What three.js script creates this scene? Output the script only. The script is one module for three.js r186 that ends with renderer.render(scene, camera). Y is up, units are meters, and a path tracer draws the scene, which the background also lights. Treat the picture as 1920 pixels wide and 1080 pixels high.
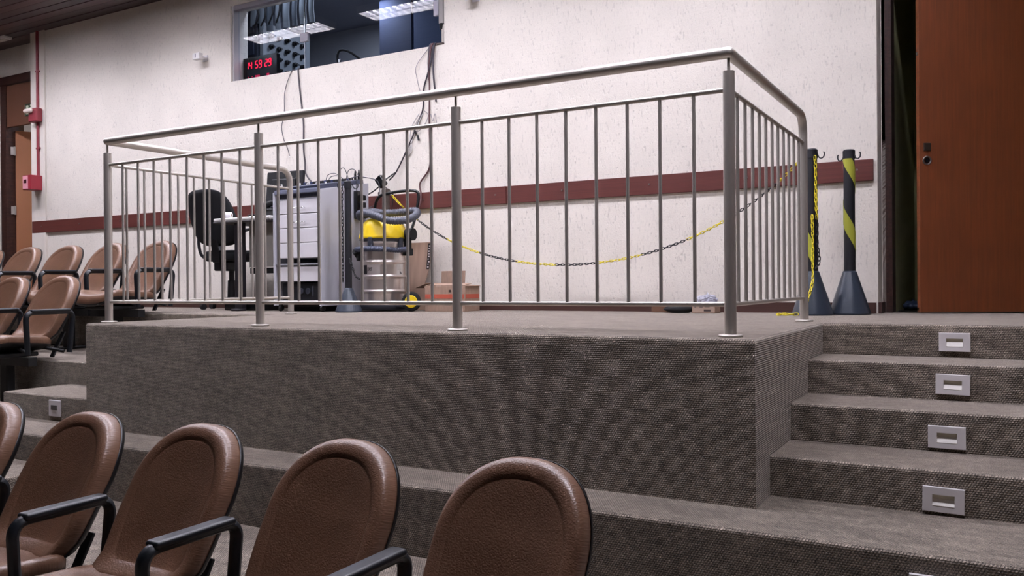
import * as THREE from 'three';
import { mergeGeometries } from 'three/addons/utils/BufferGeometryUtils.js';
import { RoundedBoxGeometry } from 'three/addons/geometries/RoundedBoxGeometry.js';
import { RectAreaLightUniformsLib } from 'three/addons/lights/RectAreaLightUniformsLib.js';
RectAreaLightUniformsLib.init();

// ---------------------------------------------------------------- camera, exposure, large lights
const scene = new THREE.Scene();
scene.background = new THREE.Color(0x000000);
const camera = new THREE.PerspectiveCamera(THREE.MathUtils.radToDeg(2 * Math.atan(540 / 1595.7)), 16 / 9, 0.05, 60);
camera.position.set(0.8757, 0.2027, 3.208);
camera.rotation.set(-0.0034, 0.5175, -0.0082, 'YXZ');
const renderer = new THREE.WebGLRenderer({ antialias: true });
renderer.toneMapping = THREE.LinearToneMapping;
renderer.toneMappingExposure = 1.46;
renderer.shadowMap.enabled = true;

const CEIL = 3.22, WALL = -2.748;
// louvred ceiling luminaires: x, z, radiance of the lamp plane (a row over the stage, another over the lower seats)
const LAMPS = [[-9.6, -1.55, 30], [-8.02, -1.55, 46], [-6.26, -1.55, 50], [-4.5, -1.55, 50], [-2.74, -1.55, 50], [-0.98, -1.55, 44], [0.78, -1.55, 19], [-6.26, 0.55, 34], [-4.5, 0.55, 34], [-2.74, 0.55, 34], [-0.98, 0.55, 40], [0.78, 0.55, 58]];
const COOL = 0xf3f0ff;
function rectLight(x, y, z, w, d, radiance, color = COOL) {
  const l = new THREE.RectAreaLight(color, radiance, w, d);
  l.position.set(x, y, z); l.lookAt(x, y - 1, z); l.castShadow = true; scene.add(l);
  return l;
}
for (const [x, z, k] of LAMPS) rectLight(x, CEIL - 0.024, z, 1.16, 0.28, k);
const BOOTH_LAMPS = [[-5.1, 3.4, -4.15, 80, 0.3], [-5.4, 3.42, -3.11, 15, 0.5], [-4.1, 3.42, -3.11, 20, 0.5]];
for (const [x, y, z, k, w] of BOOTH_LAMPS) rectLight(x, y, z, w, 0.2, k, 0xe6ecff);

// ---------------------------------------------------------------- helpers
let seed = 7;
function rnd() { seed = (seed * 1664525 + 1013904223) >>> 0; return seed / 4294967296; }
const R = (a, b) => a + (b - a) * rnd();
const used = {};
function numbered(name) {
  if (!(name in used)) { used[name] = 0; return name; }
  return name + '_' + String(++used[name]).padStart(3, '0');
}
function tag(o, label, category, group, kind) {
  if (label) o.userData.label = label;
  if (category) o.userData.category = category;
  if (group) o.userData.group = group;
  if (kind) o.userData.kind = kind;
  return o;
}
function merge(list) {
  const gs = list.map(g => { const h = g.index ? g.toNonIndexed() : g; for (const k of Object.keys(h.attributes)) if (!['position', 'normal', 'uv'].includes(k)) h.deleteAttribute(k); return h; });
  return gs.length === 1 ? gs[0] : mergeGeometries(gs);
}
function mesh(name, geo, mat, parent) {
  const m = new THREE.Mesh(Array.isArray(geo) ? merge(geo) : geo, mat);
  m.castShadow = true; m.receiveShadow = true;
  m.name = parent ? name : numbered(name);
  (parent || scene).add(m);
  if (parent) {                                            // parts of one thing take numbers within it
    parent.userData.n = parent.userData.n || {};
    const k = parent.userData.n[name] = (parent.userData.n[name] ?? -1) + 1;
    if (k) m.name = name + '_' + String(k).padStart(3, '0');
  }
  return m;
}
function thing(name, label, category, pos = [0, 0, 0], turn = 0, group) {
  const o = new THREE.Group(); o.name = numbered(name); o.position.set(...pos); o.rotation.y = turn; scene.add(o);
  return tag(o, label, category, group);
}
function struct(name, geo, mat, label) { const m = mesh(name, geo, mat); m.userData.kind = 'structure'; if (label) m.userData.label = label; return m; }
function copyOf(o, pos, turn, label) {
  const c = o.clone(); c.name = numbered(o.name); scene.add(c); c.position.set(...pos); if (turn !== undefined) c.rotation.y = turn;
  c.userData = { ...o.userData, label }; return c;
}
const V = (x, y, z) => new THREE.Vector3(x, y, z);
const at = (g, x = 0, y = 0, z = 0, rx = 0, ry = 0, rz = 0) => { g.applyMatrix4(new THREE.Matrix4().compose(V(x, y, z), new THREE.Quaternion().setFromEuler(new THREE.Euler(rx, ry, rz)), V(1, 1, 1))); return g; };
const box = (w, h, d, x = 0, y = 0, z = 0, rx = 0, ry = 0, rz = 0) => at(new THREE.BoxGeometry(w, h, d), x, y, z, rx, ry, rz);
const rbox = (w, h, d, r, x = 0, y = 0, z = 0, rx = 0, ry = 0, rz = 0) => at(new RoundedBoxGeometry(w, h, d, 2, r), x, y, z, rx, ry, rz);
const cyl = (r0, r1, h, x = 0, y = 0, z = 0, rx = 0, ry = 0, rz = 0, n = 20) => at(new THREE.CylinderGeometry(r0, r1, h, n), x, y, z, rx, ry, rz);
function bar(a, b, r, n = 12) {                             // round bar between two points
  const A = V(...a), B = V(...b), d = B.clone().sub(A), g = new THREE.CylinderGeometry(r, r, d.length(), n);
  g.applyQuaternion(new THREE.Quaternion().setFromUnitVectors(V(0, 1, 0), d.clone().normalize()));
  const m = A.add(B).multiplyScalar(0.5); g.translate(m.x, m.y, m.z); return g;
}
function tube(pts, r, n = 40, k = 8, tension = 0.5) {
  return new THREE.TubeGeometry(new THREE.CatmullRomCurve3(pts.map(p => V(...p)), false, 'catmullrom', tension), n, r, k, false);
}
const lathe = (prof, n = 40) => new THREE.LatheGeometry(prof.map(p => new THREE.Vector2(p[0], p[1])), n);
function plan(poly, y0, y1, bevel = 0.012) {                // extrude a floor plan ([x, z] corners) from y0 to y1, edges rounded
  let P = poly.map(p => new THREE.Vector2(p[0], -p[1]));
  if (THREE.ShapeUtils.area(P) < 0) P.reverse();
  if (bevel) {                                              // inset so that the bevel brings the outline back to size
    const n = P.length, Q = [];
    for (let i = 0; i < n; i++) {
      const a = P[(i + n - 1) % n], b = P[i], c = P[(i + 1) % n];
      const d1 = b.clone().sub(a).normalize(), d2 = c.clone().sub(b).normalize();
      const n1 = new THREE.Vector2(-d1.y, d1.x), n2 = new THREE.Vector2(-d2.y, d2.x);
      const bis = n1.clone().add(n2).normalize(), s = bevel / Math.max(0.3, bis.dot(n1));
      Q.push(b.clone().addScaledVector(bis, s));
    }
    P = Q;
  }
  const g = new THREE.ExtrudeGeometry(new THREE.Shape(P), { depth: y1 - y0 - 2 * bevel, bevelEnabled: bevel > 0, bevelSize: bevel, bevelThickness: bevel, bevelSegments: 4, curveSegments: 4 });
  g.rotateX(-Math.PI / 2); g.translate(0, y0 + bevel, 0); return g;
}
const rect = (x0, x1, z0, z1) => [[x0, z0], [x1, z0], [x1, z1], [x0, z1]];

// ---------------------------------------------------------------- procedural textures
function noiseGrid(n, cells, s0) {                          // tileable value noise in 0..1
  let s = s0; const rr = () => { s = (s * 1664525 + 1013904223) >>> 0; return s / 4294967296; };
  const cx = Array.isArray(cells) ? cells[0] : cells, cy = Array.isArray(cells) ? cells[1] : cells;
  const g = new Float32Array(cx * cy).map(rr), o = new Float32Array(n * n);
  const sm = t => t * t * (3 - 2 * t);
  for (let y = 0; y < n; y++) for (let x = 0; x < n; x++) {
    const fx = x / n * cx, fy = y / n * cy, x0 = Math.floor(fx), y0 = Math.floor(fy), tx = sm(fx - x0), ty = sm(fy - y0), x1 = (x0 + 1) % cx, y1 = (y0 + 1) % cy;
    o[y * n + x] = (g[y0 * cx + x0] * (1 - tx) + g[y0 * cx + x1] * tx) * (1 - ty) + (g[y1 * cx + x0] * (1 - tx) + g[y1 * cx + x1] * tx) * ty;
  }
  return o;
}
function dataTex(n, f, srgb) {
  const d = new Uint8Array(n * n * 4);
  for (let i = 0; i < n * n; i++) { const c = f(i % n, Math.floor(i / n), i); const a = Array.isArray(c) ? c : [c, c, c]; for (let k = 0; k < 3; k++) d[i * 4 + k] = Math.max(0, Math.min(255, Math.round(a[k] * 255))); d[i * 4 + 3] = 255; }
  const t = new THREE.DataTexture(d, n, n); t.wrapS = t.wrapT = THREE.RepeatWrapping; t.magFilter = THREE.LinearFilter; t.minFilter = THREE.LinearMipmapLinearFilter; t.generateMipmaps = true;
  if (srgb) t.colorSpace = THREE.SRGBColorSpace; t.needsUpdate = true; return t;
}
function rep(t, u, v) { const c = t.clone(); c.repeat.set(u, v); c.needsUpdate = true; return c; }
const std = (color, rough = 0.6, o = {}) => new THREE.MeshStandardMaterial({ color, roughness: rough, ...o });

// carpet: looped pile in staggered rows, tile 0.4 m
const cn1 = noiseGrid(1024, 256, 11), cn2 = noiseGrid(1024, 24, 12), cn3 = noiseGrid(1024, [4, 40], 13), cn4 = noiseGrid(1024, [8, 64], 14);
const loopAt = (x, y) => { const row = Math.floor(y / 16), u = (x + (row % 2) * 10 + (y % 16) * 0.5) % 20 / 20, v = (y % 16) / 16; return Math.pow(Math.max(0, Math.sin(Math.PI * u) * Math.sin(Math.PI * v)), 0.6); };
const carpetMap = dataTex(1280, (x, y) => { const X = Math.floor(x * 0.8), Y = Math.floor(y * 0.8), i = Y * 1024 + X; const k = 0.305 + 0.3 * loopAt(x, y) + 0.3 * (cn1[i] - 0.5) + 0.1 * (cn2[i] - 0.5) + 0.05 * (cn3[i] - 0.5) + 0.07 * (cn4[i] - 0.5); return [k * 1.05, k * 0.965, k * 0.875]; }, true);
const carpetBump = dataTex(1280, (x, y) => loopAt(x, y) * 0.85 + 0.15 * cn1[Math.floor(y * 0.8) * 1024 + Math.floor(x * 0.8)]);
const carpet = new THREE.MeshPhysicalMaterial({ color: 0xffffff, roughness: 0.96, map: rep(carpetMap, 1.6, 1.6), bumpMap: rep(carpetBump, 1.6, 1.6), bumpScale: 0.003, sheen: 1, sheenRoughness: 0.5, sheenColor: new THREE.Color(1.0, 0.93, 0.84) });

// plaster: cream render with short vertical scratches, tile 1.6 m
const pn1 = noiseGrid(1024, [230, 70], 21), pn2 = noiseGrid(1024, 8, 22), pn3 = noiseGrid(1024, [300, 300], 23), pn4 = noiseGrid(1024, [80, 24], 24);
const scratch = i => Math.max(0, (pn1[i] - 0.72) / 0.28) * (0.4 + 0.6 * pn4[i]);
const plasterMap = dataTex(1024, (x, y, i) => { const k = 1 - 0.1 * scratch(i) - 0.03 * (pn3[i] - 0.5) + 0.035 * (pn2[i] - 0.5); return [0.892 * k, 0.866 * k, 0.826 * k]; }, true);
const plasterBump = dataTex(1024, (x, y, i) => 0.75 - 0.7 * scratch(i) + 0.18 * (pn3[i] - 0.5) + 0.2 * (pn4[i] - 0.5));
const plaster = std(0xffffff, 0.92, { map: rep(plasterMap, 0.625, 0.625), bumpMap: rep(plasterBump, 0.625, 0.625), bumpScale: 0.0026 });

// wood, grain along u
const wn1 = noiseGrid(512, [3, 120], 31), wn2 = noiseGrid(512, [8, 16], 32), wn3 = noiseGrid(512, [16, 256], 33);
function woodMap(r, g, b, amp) { return dataTex(512, (x, y, i) => { const k = 1 + amp * (0.8 * (wn1[i] - 0.5) + 0.5 * (wn2[i] - 0.5) + 0.5 * (wn3[i] - 0.5)); return [r * k, g * k, b * k]; }, true); }
const bandWood = std(0xffffff, 0.42, { map: rep(woodMap(0.36, 0.185, 0.165, 0.28), 0.6, 2) });
const darkWood = std(0xffffff, 0.5, { map: rep(woodMap(0.25, 0.15, 0.125, 0.4), 0.8, 2) });
const ceilWoods = [[0.27, 0.20, 0.205], [0.31, 0.215, 0.215], [0.245, 0.185, 0.20]].map(c => std(0xffffff, 0.38, { map: rep(woodMap(...c, 0.5), 0.5, 2) }));
const doorMapV = woodMap(0.44, 0.225, 0.10, 0.14); doorMapV.rotation = Math.PI / 2;
const doorWood = std(0xffffff, 0.5, { map: rep(doorMapV, 1, 1) });
const transomWood = std(0x6e4836, 0.5);

// metals, plastics
const steel = std(0xbeb8b0, 0.36, { metalness: 0.62 });
const steelDark = std(0x8a8680, 0.4, { metalness: 1 });
const chrome = std(0xd8d8d8, 0.14, { metalness: 1 });
const drumSteel = std(0xd2c9c4, 0.3, { metalness: 0.85 });
const black = std(0x101114, 0.5), blackGloss = std(0x0b0c0f, 0.25), blackMatte = std(0x0c0d10, 0.85), charcoal = std(0x17181f, 0.5);
const white = std(0xe4e2e6, 0.5), whitePlastic = std(0xe9e7e4, 0.35), greyPaint = std(0xb9bac2, 0.5), greyMid = std(0x86878d, 0.55);
const yellowPlastic = std(0xe8c81c, 0.35), yellowChain = std(0xe6d430, 0.4), blackChain = std(0x17181c, 0.4), yellowTape = std(0xa6a83c, 0.45);
const bluegrey = std(0x313945, 0.32), redPaint = std(0x7e2a34, 0.45), hoseGrey = std(0x4a4d58, 0.5);

// upholstery: brown vinyl
const vn = noiseGrid(512, 90, 51), vn2 = noiseGrid(512, 7, 52);
const vinylMap = dataTex(512, (x, y, i) => { const k = 1 + 0.1 * (vn2[i] - 0.5) + 0.06 * (vn[i] - 0.5); return [0.425 * k, 0.31 * k, 0.238 * k]; }, true);
const vinylBump = dataTex(512, (x, y, i) => vn[i]);
const vinyl = new THREE.MeshPhysicalMaterial({ color: 0xffffff, map: rep(vinylMap, 1.5, 1.5), bumpMap: rep(vinylBump, 4, 4), bumpScale: 0.0006, roughness: 0.36, clearcoat: 0.15, clearcoatRoughness: 0.3 });
const shellPlastic = std(0x0d0d10, 0.35), armPlastic = std(0x14181e, 0.4), frameBlack = std(0x0e0e10, 0.55);

// ---------------------------------------------------------------- the setting: floors and steps
const RISE = 0.1525, L = k => -RISE * k, XL = -10.3, XR = 2.2;
struct('stage_floor', plan([[XL, -3.35], [XR, -3.35], [XR, -1.257], [0.12, -1.257], [0.12, 0.12], [-3.75, 0.12], [-3.75, -1.38], [XL, -1.38]], -0.75, 0, 0.014), carpet, 'grey-brown carpeted stage with walkway along the back wall');
for (const [k, z0, z1] of [[1, -1.4, -0.87], [2, -1.4, -0.485], [3, -1.4, -0.10]]) struct('stair_step', plan(rect(0.11, XR, z0, z1), -0.75, L(k)), carpet);
struct('terrace', plan(rect(XL, -3.74, -1.5, -0.42), -0.75, L(2)), carpet);
struct('stair_step', plan(rect(-4.72, -3.74, -1.5, -0.95), -0.4, L(1)), carpet);
struct('stair_step', plan(rect(-4.72, -3.74, -0.5, 0.05), -0.7, L(3)), carpet);
struct('terrace', plan(rect(XL, XR, -1.0, 0.41), -1.1, L(4)), carpet);
struct('stair_step', plan(rect(-4.72, -3.52, 0.2, 0.80), -1.1, L(5)), carpet);
struct('stair_step', plan(rect(0.13, XR, 0.2, 0.80), -1.1, L(5)), carpet);
struct('terrace', plan(rect(XL, XR, 0.0, 1.24), -1.4, L(6) + 0.02), carpet);
struct('stair_step', plan(rect(0.13, XR, 1.0, 1.6), -1.4, L(7)), carpet);
const FLOOR = -1.178;
struct('floor', plan(rect(XL, XR, 0.5, 8.2), -1.5, FLOOR, 0.01), carpet);

// ---------------------------------------------------------------- walls
const WIN = { x0: -5.695, x1: -3.15, y0: 2.237, y1: 2.99 };
{
  const s = new THREE.Shape(); s.moveTo(-9.02, -0.1); s.lineTo(0.211, -0.1); s.lineTo(0.211, CEIL + 0.02); s.lineTo(-9.02, CEIL + 0.02); s.closePath();
  const h = new THREE.Path(); h.moveTo(WIN.x0, WIN.y0); h.lineTo(WIN.x0, WIN.y1); h.lineTo(WIN.x1, WIN.y1); h.lineTo(WIN.x1, WIN.y0); h.closePath(); s.holes.push(h);
  const g = new THREE.ExtrudeGeometry(s, { depth: 0.222, bevelEnabled: false }); g.translate(0, 0, WALL - 0.222);
  struct('wall_back', g, plaster, 'cream scratched-plaster back wall of the stage');
}
struct('wall_pilaster', box(0.27, CEIL, 0.03, -8.885, CEIL / 2, WALL + 0.005), plaster);
{ // recessed wall with the door at the far left
  const s = new THREE.Shape(); s.moveTo(XL, -0.1); s.lineTo(-8.9, -0.1); s.lineTo(-8.9, CEIL + 0.02); s.lineTo(XL, CEIL + 0.02); s.closePath();
  const h = new THREE.Path(); h.moveTo(-10.06, 0); h.lineTo(-10.06, 2.86); h.lineTo(-9.0, 2.86); h.lineTo(-9.0, 0); h.closePath(); s.holes.push(h);
  const g = new THREE.ExtrudeGeometry(s, { depth: 0.18, bevelEnabled: false }); g.translate(0, 0, -3.15);
  struct('wall_recess', g, plaster);
}
{ // wall over and beside the doorway on the right
  const s = new THREE.Shape(); s.moveTo(0.19, -0.1); s.lineTo(XR, -0.1); s.lineTo(XR, CEIL + 0.02); s.lineTo(0.19, CEIL + 0.02); s.closePath();
  const h = new THREE.Path(); h.moveTo(0.235, 0); h.lineTo(0.235, 2.25); h.lineTo(1.24, 2.25); h.lineTo(1.24, 0); h.closePath(); s.holes.push(h);
  const g = new THREE.ExtrudeGeometry(s, { depth: 0.16, bevelEnabled: false }); g.translate(0, 0, -3.13);
  struct('wall_doorway', g, plaster);
}
struct('wall_left', box(0.2, 6, 12, XL - 0.1, 1, 2.6), std(0x4a3628, 0.8));
struct('wall_right', box(0.2, 6, 14, XR + 0.1, 1, 1.6), std(0x3c2c20, 0.8));
struct('wall_front', box(13, 6, 0.2, -4, 1, 8.2), std(0x2c211a, 0.8));

// ceiling: dark boards laid along the wall, seen at the upper left
const ceil = struct('ceiling', [box(13.2, 0.12, 11.38, -4.05, CEIL + 0.085, 2.72), box(1.9, 0.12, 0.4, -9.75, CEIL + 0.085, -3.1), box(2.3, 0.12, 0.4, 1.2, CEIL + 0.085, -3.1)], std(0x191315, 0.8), 'dark stained board ceiling');
{
  const geo = rbox(12.6, 0.022, 0.112, 0.004);
  for (let i = 0; i < 34; i++) { const z = -2.91 + i * 0.118; const b = mesh('ceiling_board', geo, ceilWoods[i * 7 % 3], ceil); b.position.set(-4.05, CEIL + 0.012 - (i * 5 % 3) * 0.002, z); }
}
// wooden band on the wall (a few lengths butted together) and skirting boards
const bandEnds = [-9.018, -7.3, -5.05, -2.55, 0.19];
for (let i = 0; i < 4; i++) {
  const a = bandEnds[i], b = bandEnds[i + 1], t = struct('trim_' + (i + 1), rbox(b - a - 0.003, 0.14, 0.022, 0.004, (a + b) / 2, 0.93, WALL + 0.011), bandWood, 'reddish-brown wooden wall band');
  for (let x = b - 0.1; x > a + 0.05; x -= 0.713) mesh('screw', cyl(0.007, 0.007, 0.006, x, 0.935, WALL + 0.024, Math.PI / 2), steelDark, t);
}
struct('baseboard_back', box(9.2, 0.07, 0.016, -4.4, 0.035, WALL + 0.008), darkWood);
struct('baseboard_reveal', box(0.02, 0.07, 0.24, 0.221, 0.035, -2.87), darkWood);

// doorway on the right: frame, vestibule, half-open leaf
{
  const f = struct('door_frame_right', [box(0.06, 2.3, 0.2, 0.245, 1.15, -3.07), box(0.06, 2.3, 0.2, 1.25, 1.15, -3.07), box(1.06, 0.06, 0.2, 0.745, 2.28, -3.07)], darkWood, 'dark wooden door frame at the right end of the wall');
  const olive = std(0xb0ae80, 0.9);
  struct('wall_vestibule', [box(0.1, 2.6, 1.6, 0.225, 1.3, -3.97), box(0.1, 2.6, 1.6, 1.8, 1.3, -3.97), box(1.7, 2.6, 0.1, 1.0, 1.3, -4.8)], olive);
  struct('vestibule_floor', box(1.7, 0.1, 1.7, 1.0, -0.05, -4.0), std(0x2a2622, 0.9));
  struct('vestibule_ceiling', box(1.7, 0.1, 1.7, 1.0, 2.62, -4.0), std(0x3a362e, 0.9));
  const d = new THREE.Group(); d.name = 'door_1'; d.position.set(1.215, 0, -3.17); d.rotation.y = 0.52 + Math.PI; scene.add(d); tag(d, 'orange-brown wooden door standing ajar at the right', null, null, 'structure');
  // leaf runs from the hinge along local +x; the stage side is local -z
  const leafGeo = new THREE.ExtrudeGeometry(new THREE.Shape([new THREE.Vector2(0, 0.012), new THREE.Vector2(0.88, 0.012), new THREE.Vector2(0.88, 2.22), new THREE.Vector2(0, 2.22)]), { depth: 0.036, bevelEnabled: true, bevelSize: 0.002, bevelThickness: 0.002, bevelSegments: 2 });
  const leaf = mesh('leaf', leafGeo, doorWood, d); leaf.position.z = -0.018;
  const pl = at(new THREE.TorusGeometry(0.024, 0.005, 8, 24), 0.835, 0.965, -0.022); pl.scale(1, 1, 1);
  mesh('lock_ring', pl, steelDark, d);
  mesh('lock_core', cyl(0.015, 0.015, 0.01, 0.835, 0.965, -0.022, Math.PI / 2), blackGloss, d);
  mesh('handle_plate', rbox(0.045, 0.05, 0.008, 0.003, 0.835, 1.05, -0.024), std(0x4a4038, 0.4, { metalness: 0.7 }), d);
  mesh('latch_plate', box(0.004, 0.02, 0.016, 0.884, 0.03, 0), chrome, d); mesh('latch_plate', box(0.004, 0.02, 0.016, 0.884, 1.64, 0), chrome, d);
}
// doorway in the recess at the far left: dark frame, transom panel, leaf opened inwards
{
  struct('door_frame_left', [box(0.12, 2.86, 0.16, -10.0, 1.43, -3.04), box(1.16, 0.10, 0.2, -9.53, 2.82, -3.05)], darkWood, 'dark wooden door frame in the recess at the far left');
  struct('door_transom', rbox(0.98, 0.52, 0.04, 0.004, -9.46, 2.5, -2.995), transomWood, 'orange-brown panel over the far left door');
  struct('wall_left_room', [box(2.2, 3.2, 0.1, -9.3, 1.6, -4.9), box(0.1, 3.2, 1.8, -8.2, 1.6, -4.05), box(0.1, 3.2, 1.8, -10.4, 1.6, -4.05), box(2.2, 0.1, 1.8, -9.3, 3.25, -4.05)], plaster);
  struct('left_room_floor', box(2.3, 0.1, 1.9, -9.3, -0.05, -4.05), carpet);
  rectLight(-8.95, 3.14, -4.0, 0.6, 0.3, 9);
  const lr = thing('ceiling_light', 'ceiling luminaire of the room behind the far left door', 'light', [-8.95, 3.2, -4.0]);
  mesh('housing', rbox(0.66, 0.04, 0.36, 0.006, 0, -0.02, 0), whitePlastic, lr); mesh('diffuser', box(0.6, 0.008, 0.3, 0, -0.045, 0), new THREE.MeshStandardMaterial({ color: 0xffffff, emissive: COOL, emissiveIntensity: 2 }), lr);
  const d = new THREE.Group(); d.name = 'door_2'; d.position.set(-9.93, 0, -3.06); d.rotation.y = 1.12; scene.add(d); tag(d, 'orange-brown wooden door opened inwards at the far left', null, null, 'structure');
  mesh('leaf', rbox(0.82, 2.2, 0.036, 0.003, 0.42, 1.11, 0), std(0xa8714e, 0.48), d);
  for (const y of [0.55, 1.2, 1.95]) mesh('hinge', [cyl(0.012, 0.012, 0.11, 0, y, 0.03), box(0.05, 0.1, 0.006, -0.02, y, 0.024)], steel, d);
}

// ---------------------------------------------------------------- control booth behind the window
{
  const dk = std(0x9a9ca6, 0.8), dk2 = std(0xb2b4ba, 0.85), dk3 = std(0x1e2433, 0.7);
  struct('wall_booth', [box(4.6, 1.6, 0.1, -4.6, 2.7, -5.2), box(0.1, 1.6, 2.4, -6.95, 2.7, -4.1), box(0.1, 1.6, 2.4, -2.5, 2.7, -4.1)], dk2);
  struct('booth_floor', box(4.6, 0.1, 2.4, -4.7, 1.9, -4.12), dk3);
  struct('booth_ceiling', box(4.6, 0.1, 2.4, -4.7, 3.5, -4.12), dk);
  const w = new THREE.Group(); w.name = 'window_1'; scene.add(w); tag(w, 'control booth window with two frameless glass panes', null, null, 'structure');
  const alu = std(0xb6b4b6, 0.5, { metalness: 0.2 });
  mesh('window_frame', [box(0.02, 0.75, 0.075, WIN.x0 + 0.01, 2.613, -2.81), box(2.545, 0.02, 0.05, -4.4225, WIN.y1 - 0.01, -2.81), box(2.545, 0.006, 0.05, -4.4225, WIN.y0 + 0.003, -2.815)], alu, w);
  mesh('head_rail', rbox(2.45, 0.05, 0.05, 0.006, -4.44, 2.965, -2.79), std(0x8d8890, 0.5), w);
  const glass = new THREE.MeshPhysicalMaterial({ color: 0xdfe6ee, roughness: 0, transmission: 1, thickness: 0, ior: 1.5 });
  const p1 = new THREE.PlaneGeometry(0.888, 0.73), p2 = new THREE.PlaneGeometry(1.62, 0.73);
  const a = mesh('pane', p1, glass, w); a.position.set(-5.238, 2.608, -2.83);
  const b = mesh('pane', p2, glass, w); b.position.set(-3.978, 2.608, -2.83);
  mesh('pane_joint', box(0.007, 0.73, 0.012, -4.791, 2.608, -2.83), std(0xb9c2cc, 0.15, { metalness: 0.4 }), w);
  mesh('clamp', rbox(0.095, 0.085, 0.03, 0.004, -4.785, 2.555, -2.82), std(0x9a98a0, 0.5), w);
  mesh('clamp', rbox(0.05, 0.13, 0.03, 0.004, -3.275, 2.575, -2.82), std(0xb0aebb, 0.5), w);
  mesh('side_profile', rbox(0.05, 0.31, 0.05, 0.01, -3.2, 2.575, -2.795), std(0x8f8b88, 0.5), w);
  mesh('side_profile', rbox(0.03, 0.17, 0.03, 0.008, -3.185, 2.33, -2.79), std(0xb4ada4, 0.6), w);
  mesh('cable_gland', cyl(0.026, 0.02, 0.05, -3.2, 2.4, -2.79), blackMatte, w);
  mesh('sill_clip', box(0.075, 0.012, 0.05, -3.2, 2.245, -2.765), std(0x4a3a34, 0.6), w);

  // patch panel with rows of black knobs
  const pp = thing('patch_panel', 'grey patch panel with rows of black connectors behind booth glass', 'panel', [-5.97, 2.25, -3.78], Math.PI / 2);
  mesh('face', rbox(0.72, 0.8, 0.05, 0.006, 0, 0.4, 0), std(0x6e747a, 0.55), pp);
  for (let r = 0; r < 5; r++) for (let c = 0; c < 5; c++) {
    const k = mesh('knob', [cyl(0.024, 0.028, 0.035, -0.25 + c * 0.118, 0.2 + r * 0.118, 0.04, Math.PI / 2, 0, 0, 14), cyl(0.012, 0.012, 0.03, -0.25 + c * 0.118, 0.2 + r * 0.118, 0.065, Math.PI / 2, 0, 0, 10)], (r + c) % 4 ? blackGloss : charcoal, pp);
    if ((r * 3 + c) % 3 === 0) mesh('cap', cyl(0.01, 0.01, 0.01, -0.24 + c * 0.118, 0.195 + r * 0.118, 0.085, Math.PI / 2, 0, 0, 10), chrome, k);
  }
  // equipment rack, tall cabinet, hanging cable curtain
  const rk = thing('equipment_rack', 'dark equipment rack at the left end of the booth', 'rack', [-6.31, 1.95, -3.65]);
  mesh('case', rbox(0.6, 1.25, 0.5, 0.01, 0, 0.625, 0), dk3, rk); for (let i = 0; i < 5; i++) mesh('front_panel', rbox(0.52, 0.2, 0.02, 0.004, 0, 0.15 + i * 0.235, 0.255), i % 2 ? std(0x232a3c, 0.5) : std(0x171c2a, 0.5), rk);
  const cb = thing('booth_cabinet', 'tall dark blue cabinet behind the right booth pane', 'cabinet', [-4.35, 1.95, -4.6]);
  mesh('carcass', rbox(1.5, 1.45, 0.5, 0.01, 0, 0.725, 0), std(0x242e46, 0.9), cb); mesh('door', rbox(0.44, 1.4, 0.02, 0.004, -0.52, 0.725, 0.26), std(0x1a2238, 0.9), cb); mesh('door', rbox(0.98, 1.4, 0.02, 0.004, 0.22, 0.725, 0.26), std(0x27334e, 0.9), cb);
  const cu = thing('cable_loom', 'bundle of pale hanging cables and ducts at upper left of booth', 'cables', [-5.72, 2.93, -3.42]);
  for (let i = 0; i < 9; i++) mesh('duct', tube([[-0.4 + i * 0.11, 0.48, -0.02 * (i % 3)], [-0.41 + i * 0.115, 0.34, 0.03], [-0.46 + i * 0.118, 0.16, 0.02], [-0.5 + i * 0.12, 0.01, -0.02]], 0.028 + 0.008 * (i % 2), 16, 10), std(i % 3 ? 0x6a727a : 0x464e58, 0.7), cu);
  for (let i = 0; i < 4; i++) mesh('cable', tube([[-0.2 + i * 0.11, 0.48, 0.06], [-0.27 + i * 0.13, 0.34, 0.09], [-0.2 + i * 0.1, 0.16, 0.08], [-0.3 + i * 0.11, 0.05, 0.06]], 0.009, 20, 6), blackMatte, cu);
  const wl = thing('booth_headset', 'small black looped cable with shiny plug hung in the booth', 'cable', [-4.55, 2.35, -3.05]);
  mesh('loop', tube([[-0.02, -0.08, 0], [-0.025, 0.06, 0.01], [0.02, 0.1, 0.01], [0.12, 0.07, 0], [0.24, -0.02, -0.03]], 0.011, 30, 8), blackMatte, wl); mesh('plug', new THREE.SphereGeometry(0.017, 12, 8).translate(0, 0.0, 0.012), chrome, wl);

  // small bare light of the booth
  ['small bright light on the booth ceiling at the top of the picture', 'booth ceiling light over the patch panel', 'booth ceiling light over the right booth pane'].forEach((label, i) => {
    const bl = thing('booth_light', label, 'light', BOOTH_LAMPS[i].slice(0, 3));
    const w = BOOTH_LAMPS[i][4];
    mesh('housing', rbox(w + 0.06, 0.04, 0.25, 0.008, 0, 0.035, 0), whitePlastic, bl);
    mesh('diffuser', box(w, 0.008, 0.2, 0, 0.009, 0), new THREE.MeshStandardMaterial({ color: 0xffffff, emissive: 0xdfe8ff, emissiveIntensity: 2 }), bl);
  });

  // red digital clock
  const ck = thing('digital_clock', 'black digital clock with red numerals in the booth window corner', 'clock', [-5.455, 2.245, -2.92]);
  mesh('case', rbox(0.46, 0.25, 0.05, 0.008, 0, 0.125, 0), blackGloss, ck);
  const red = new THREE.MeshStandardMaterial({ color: 0x400008, emissive: 0xff1838, emissiveIntensity: 2.0 }), red2 = new THREE.MeshStandardMaterial({ color: 0x300008, emissive: 0xc01848, emissiveIntensity: 0.8 });
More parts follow.
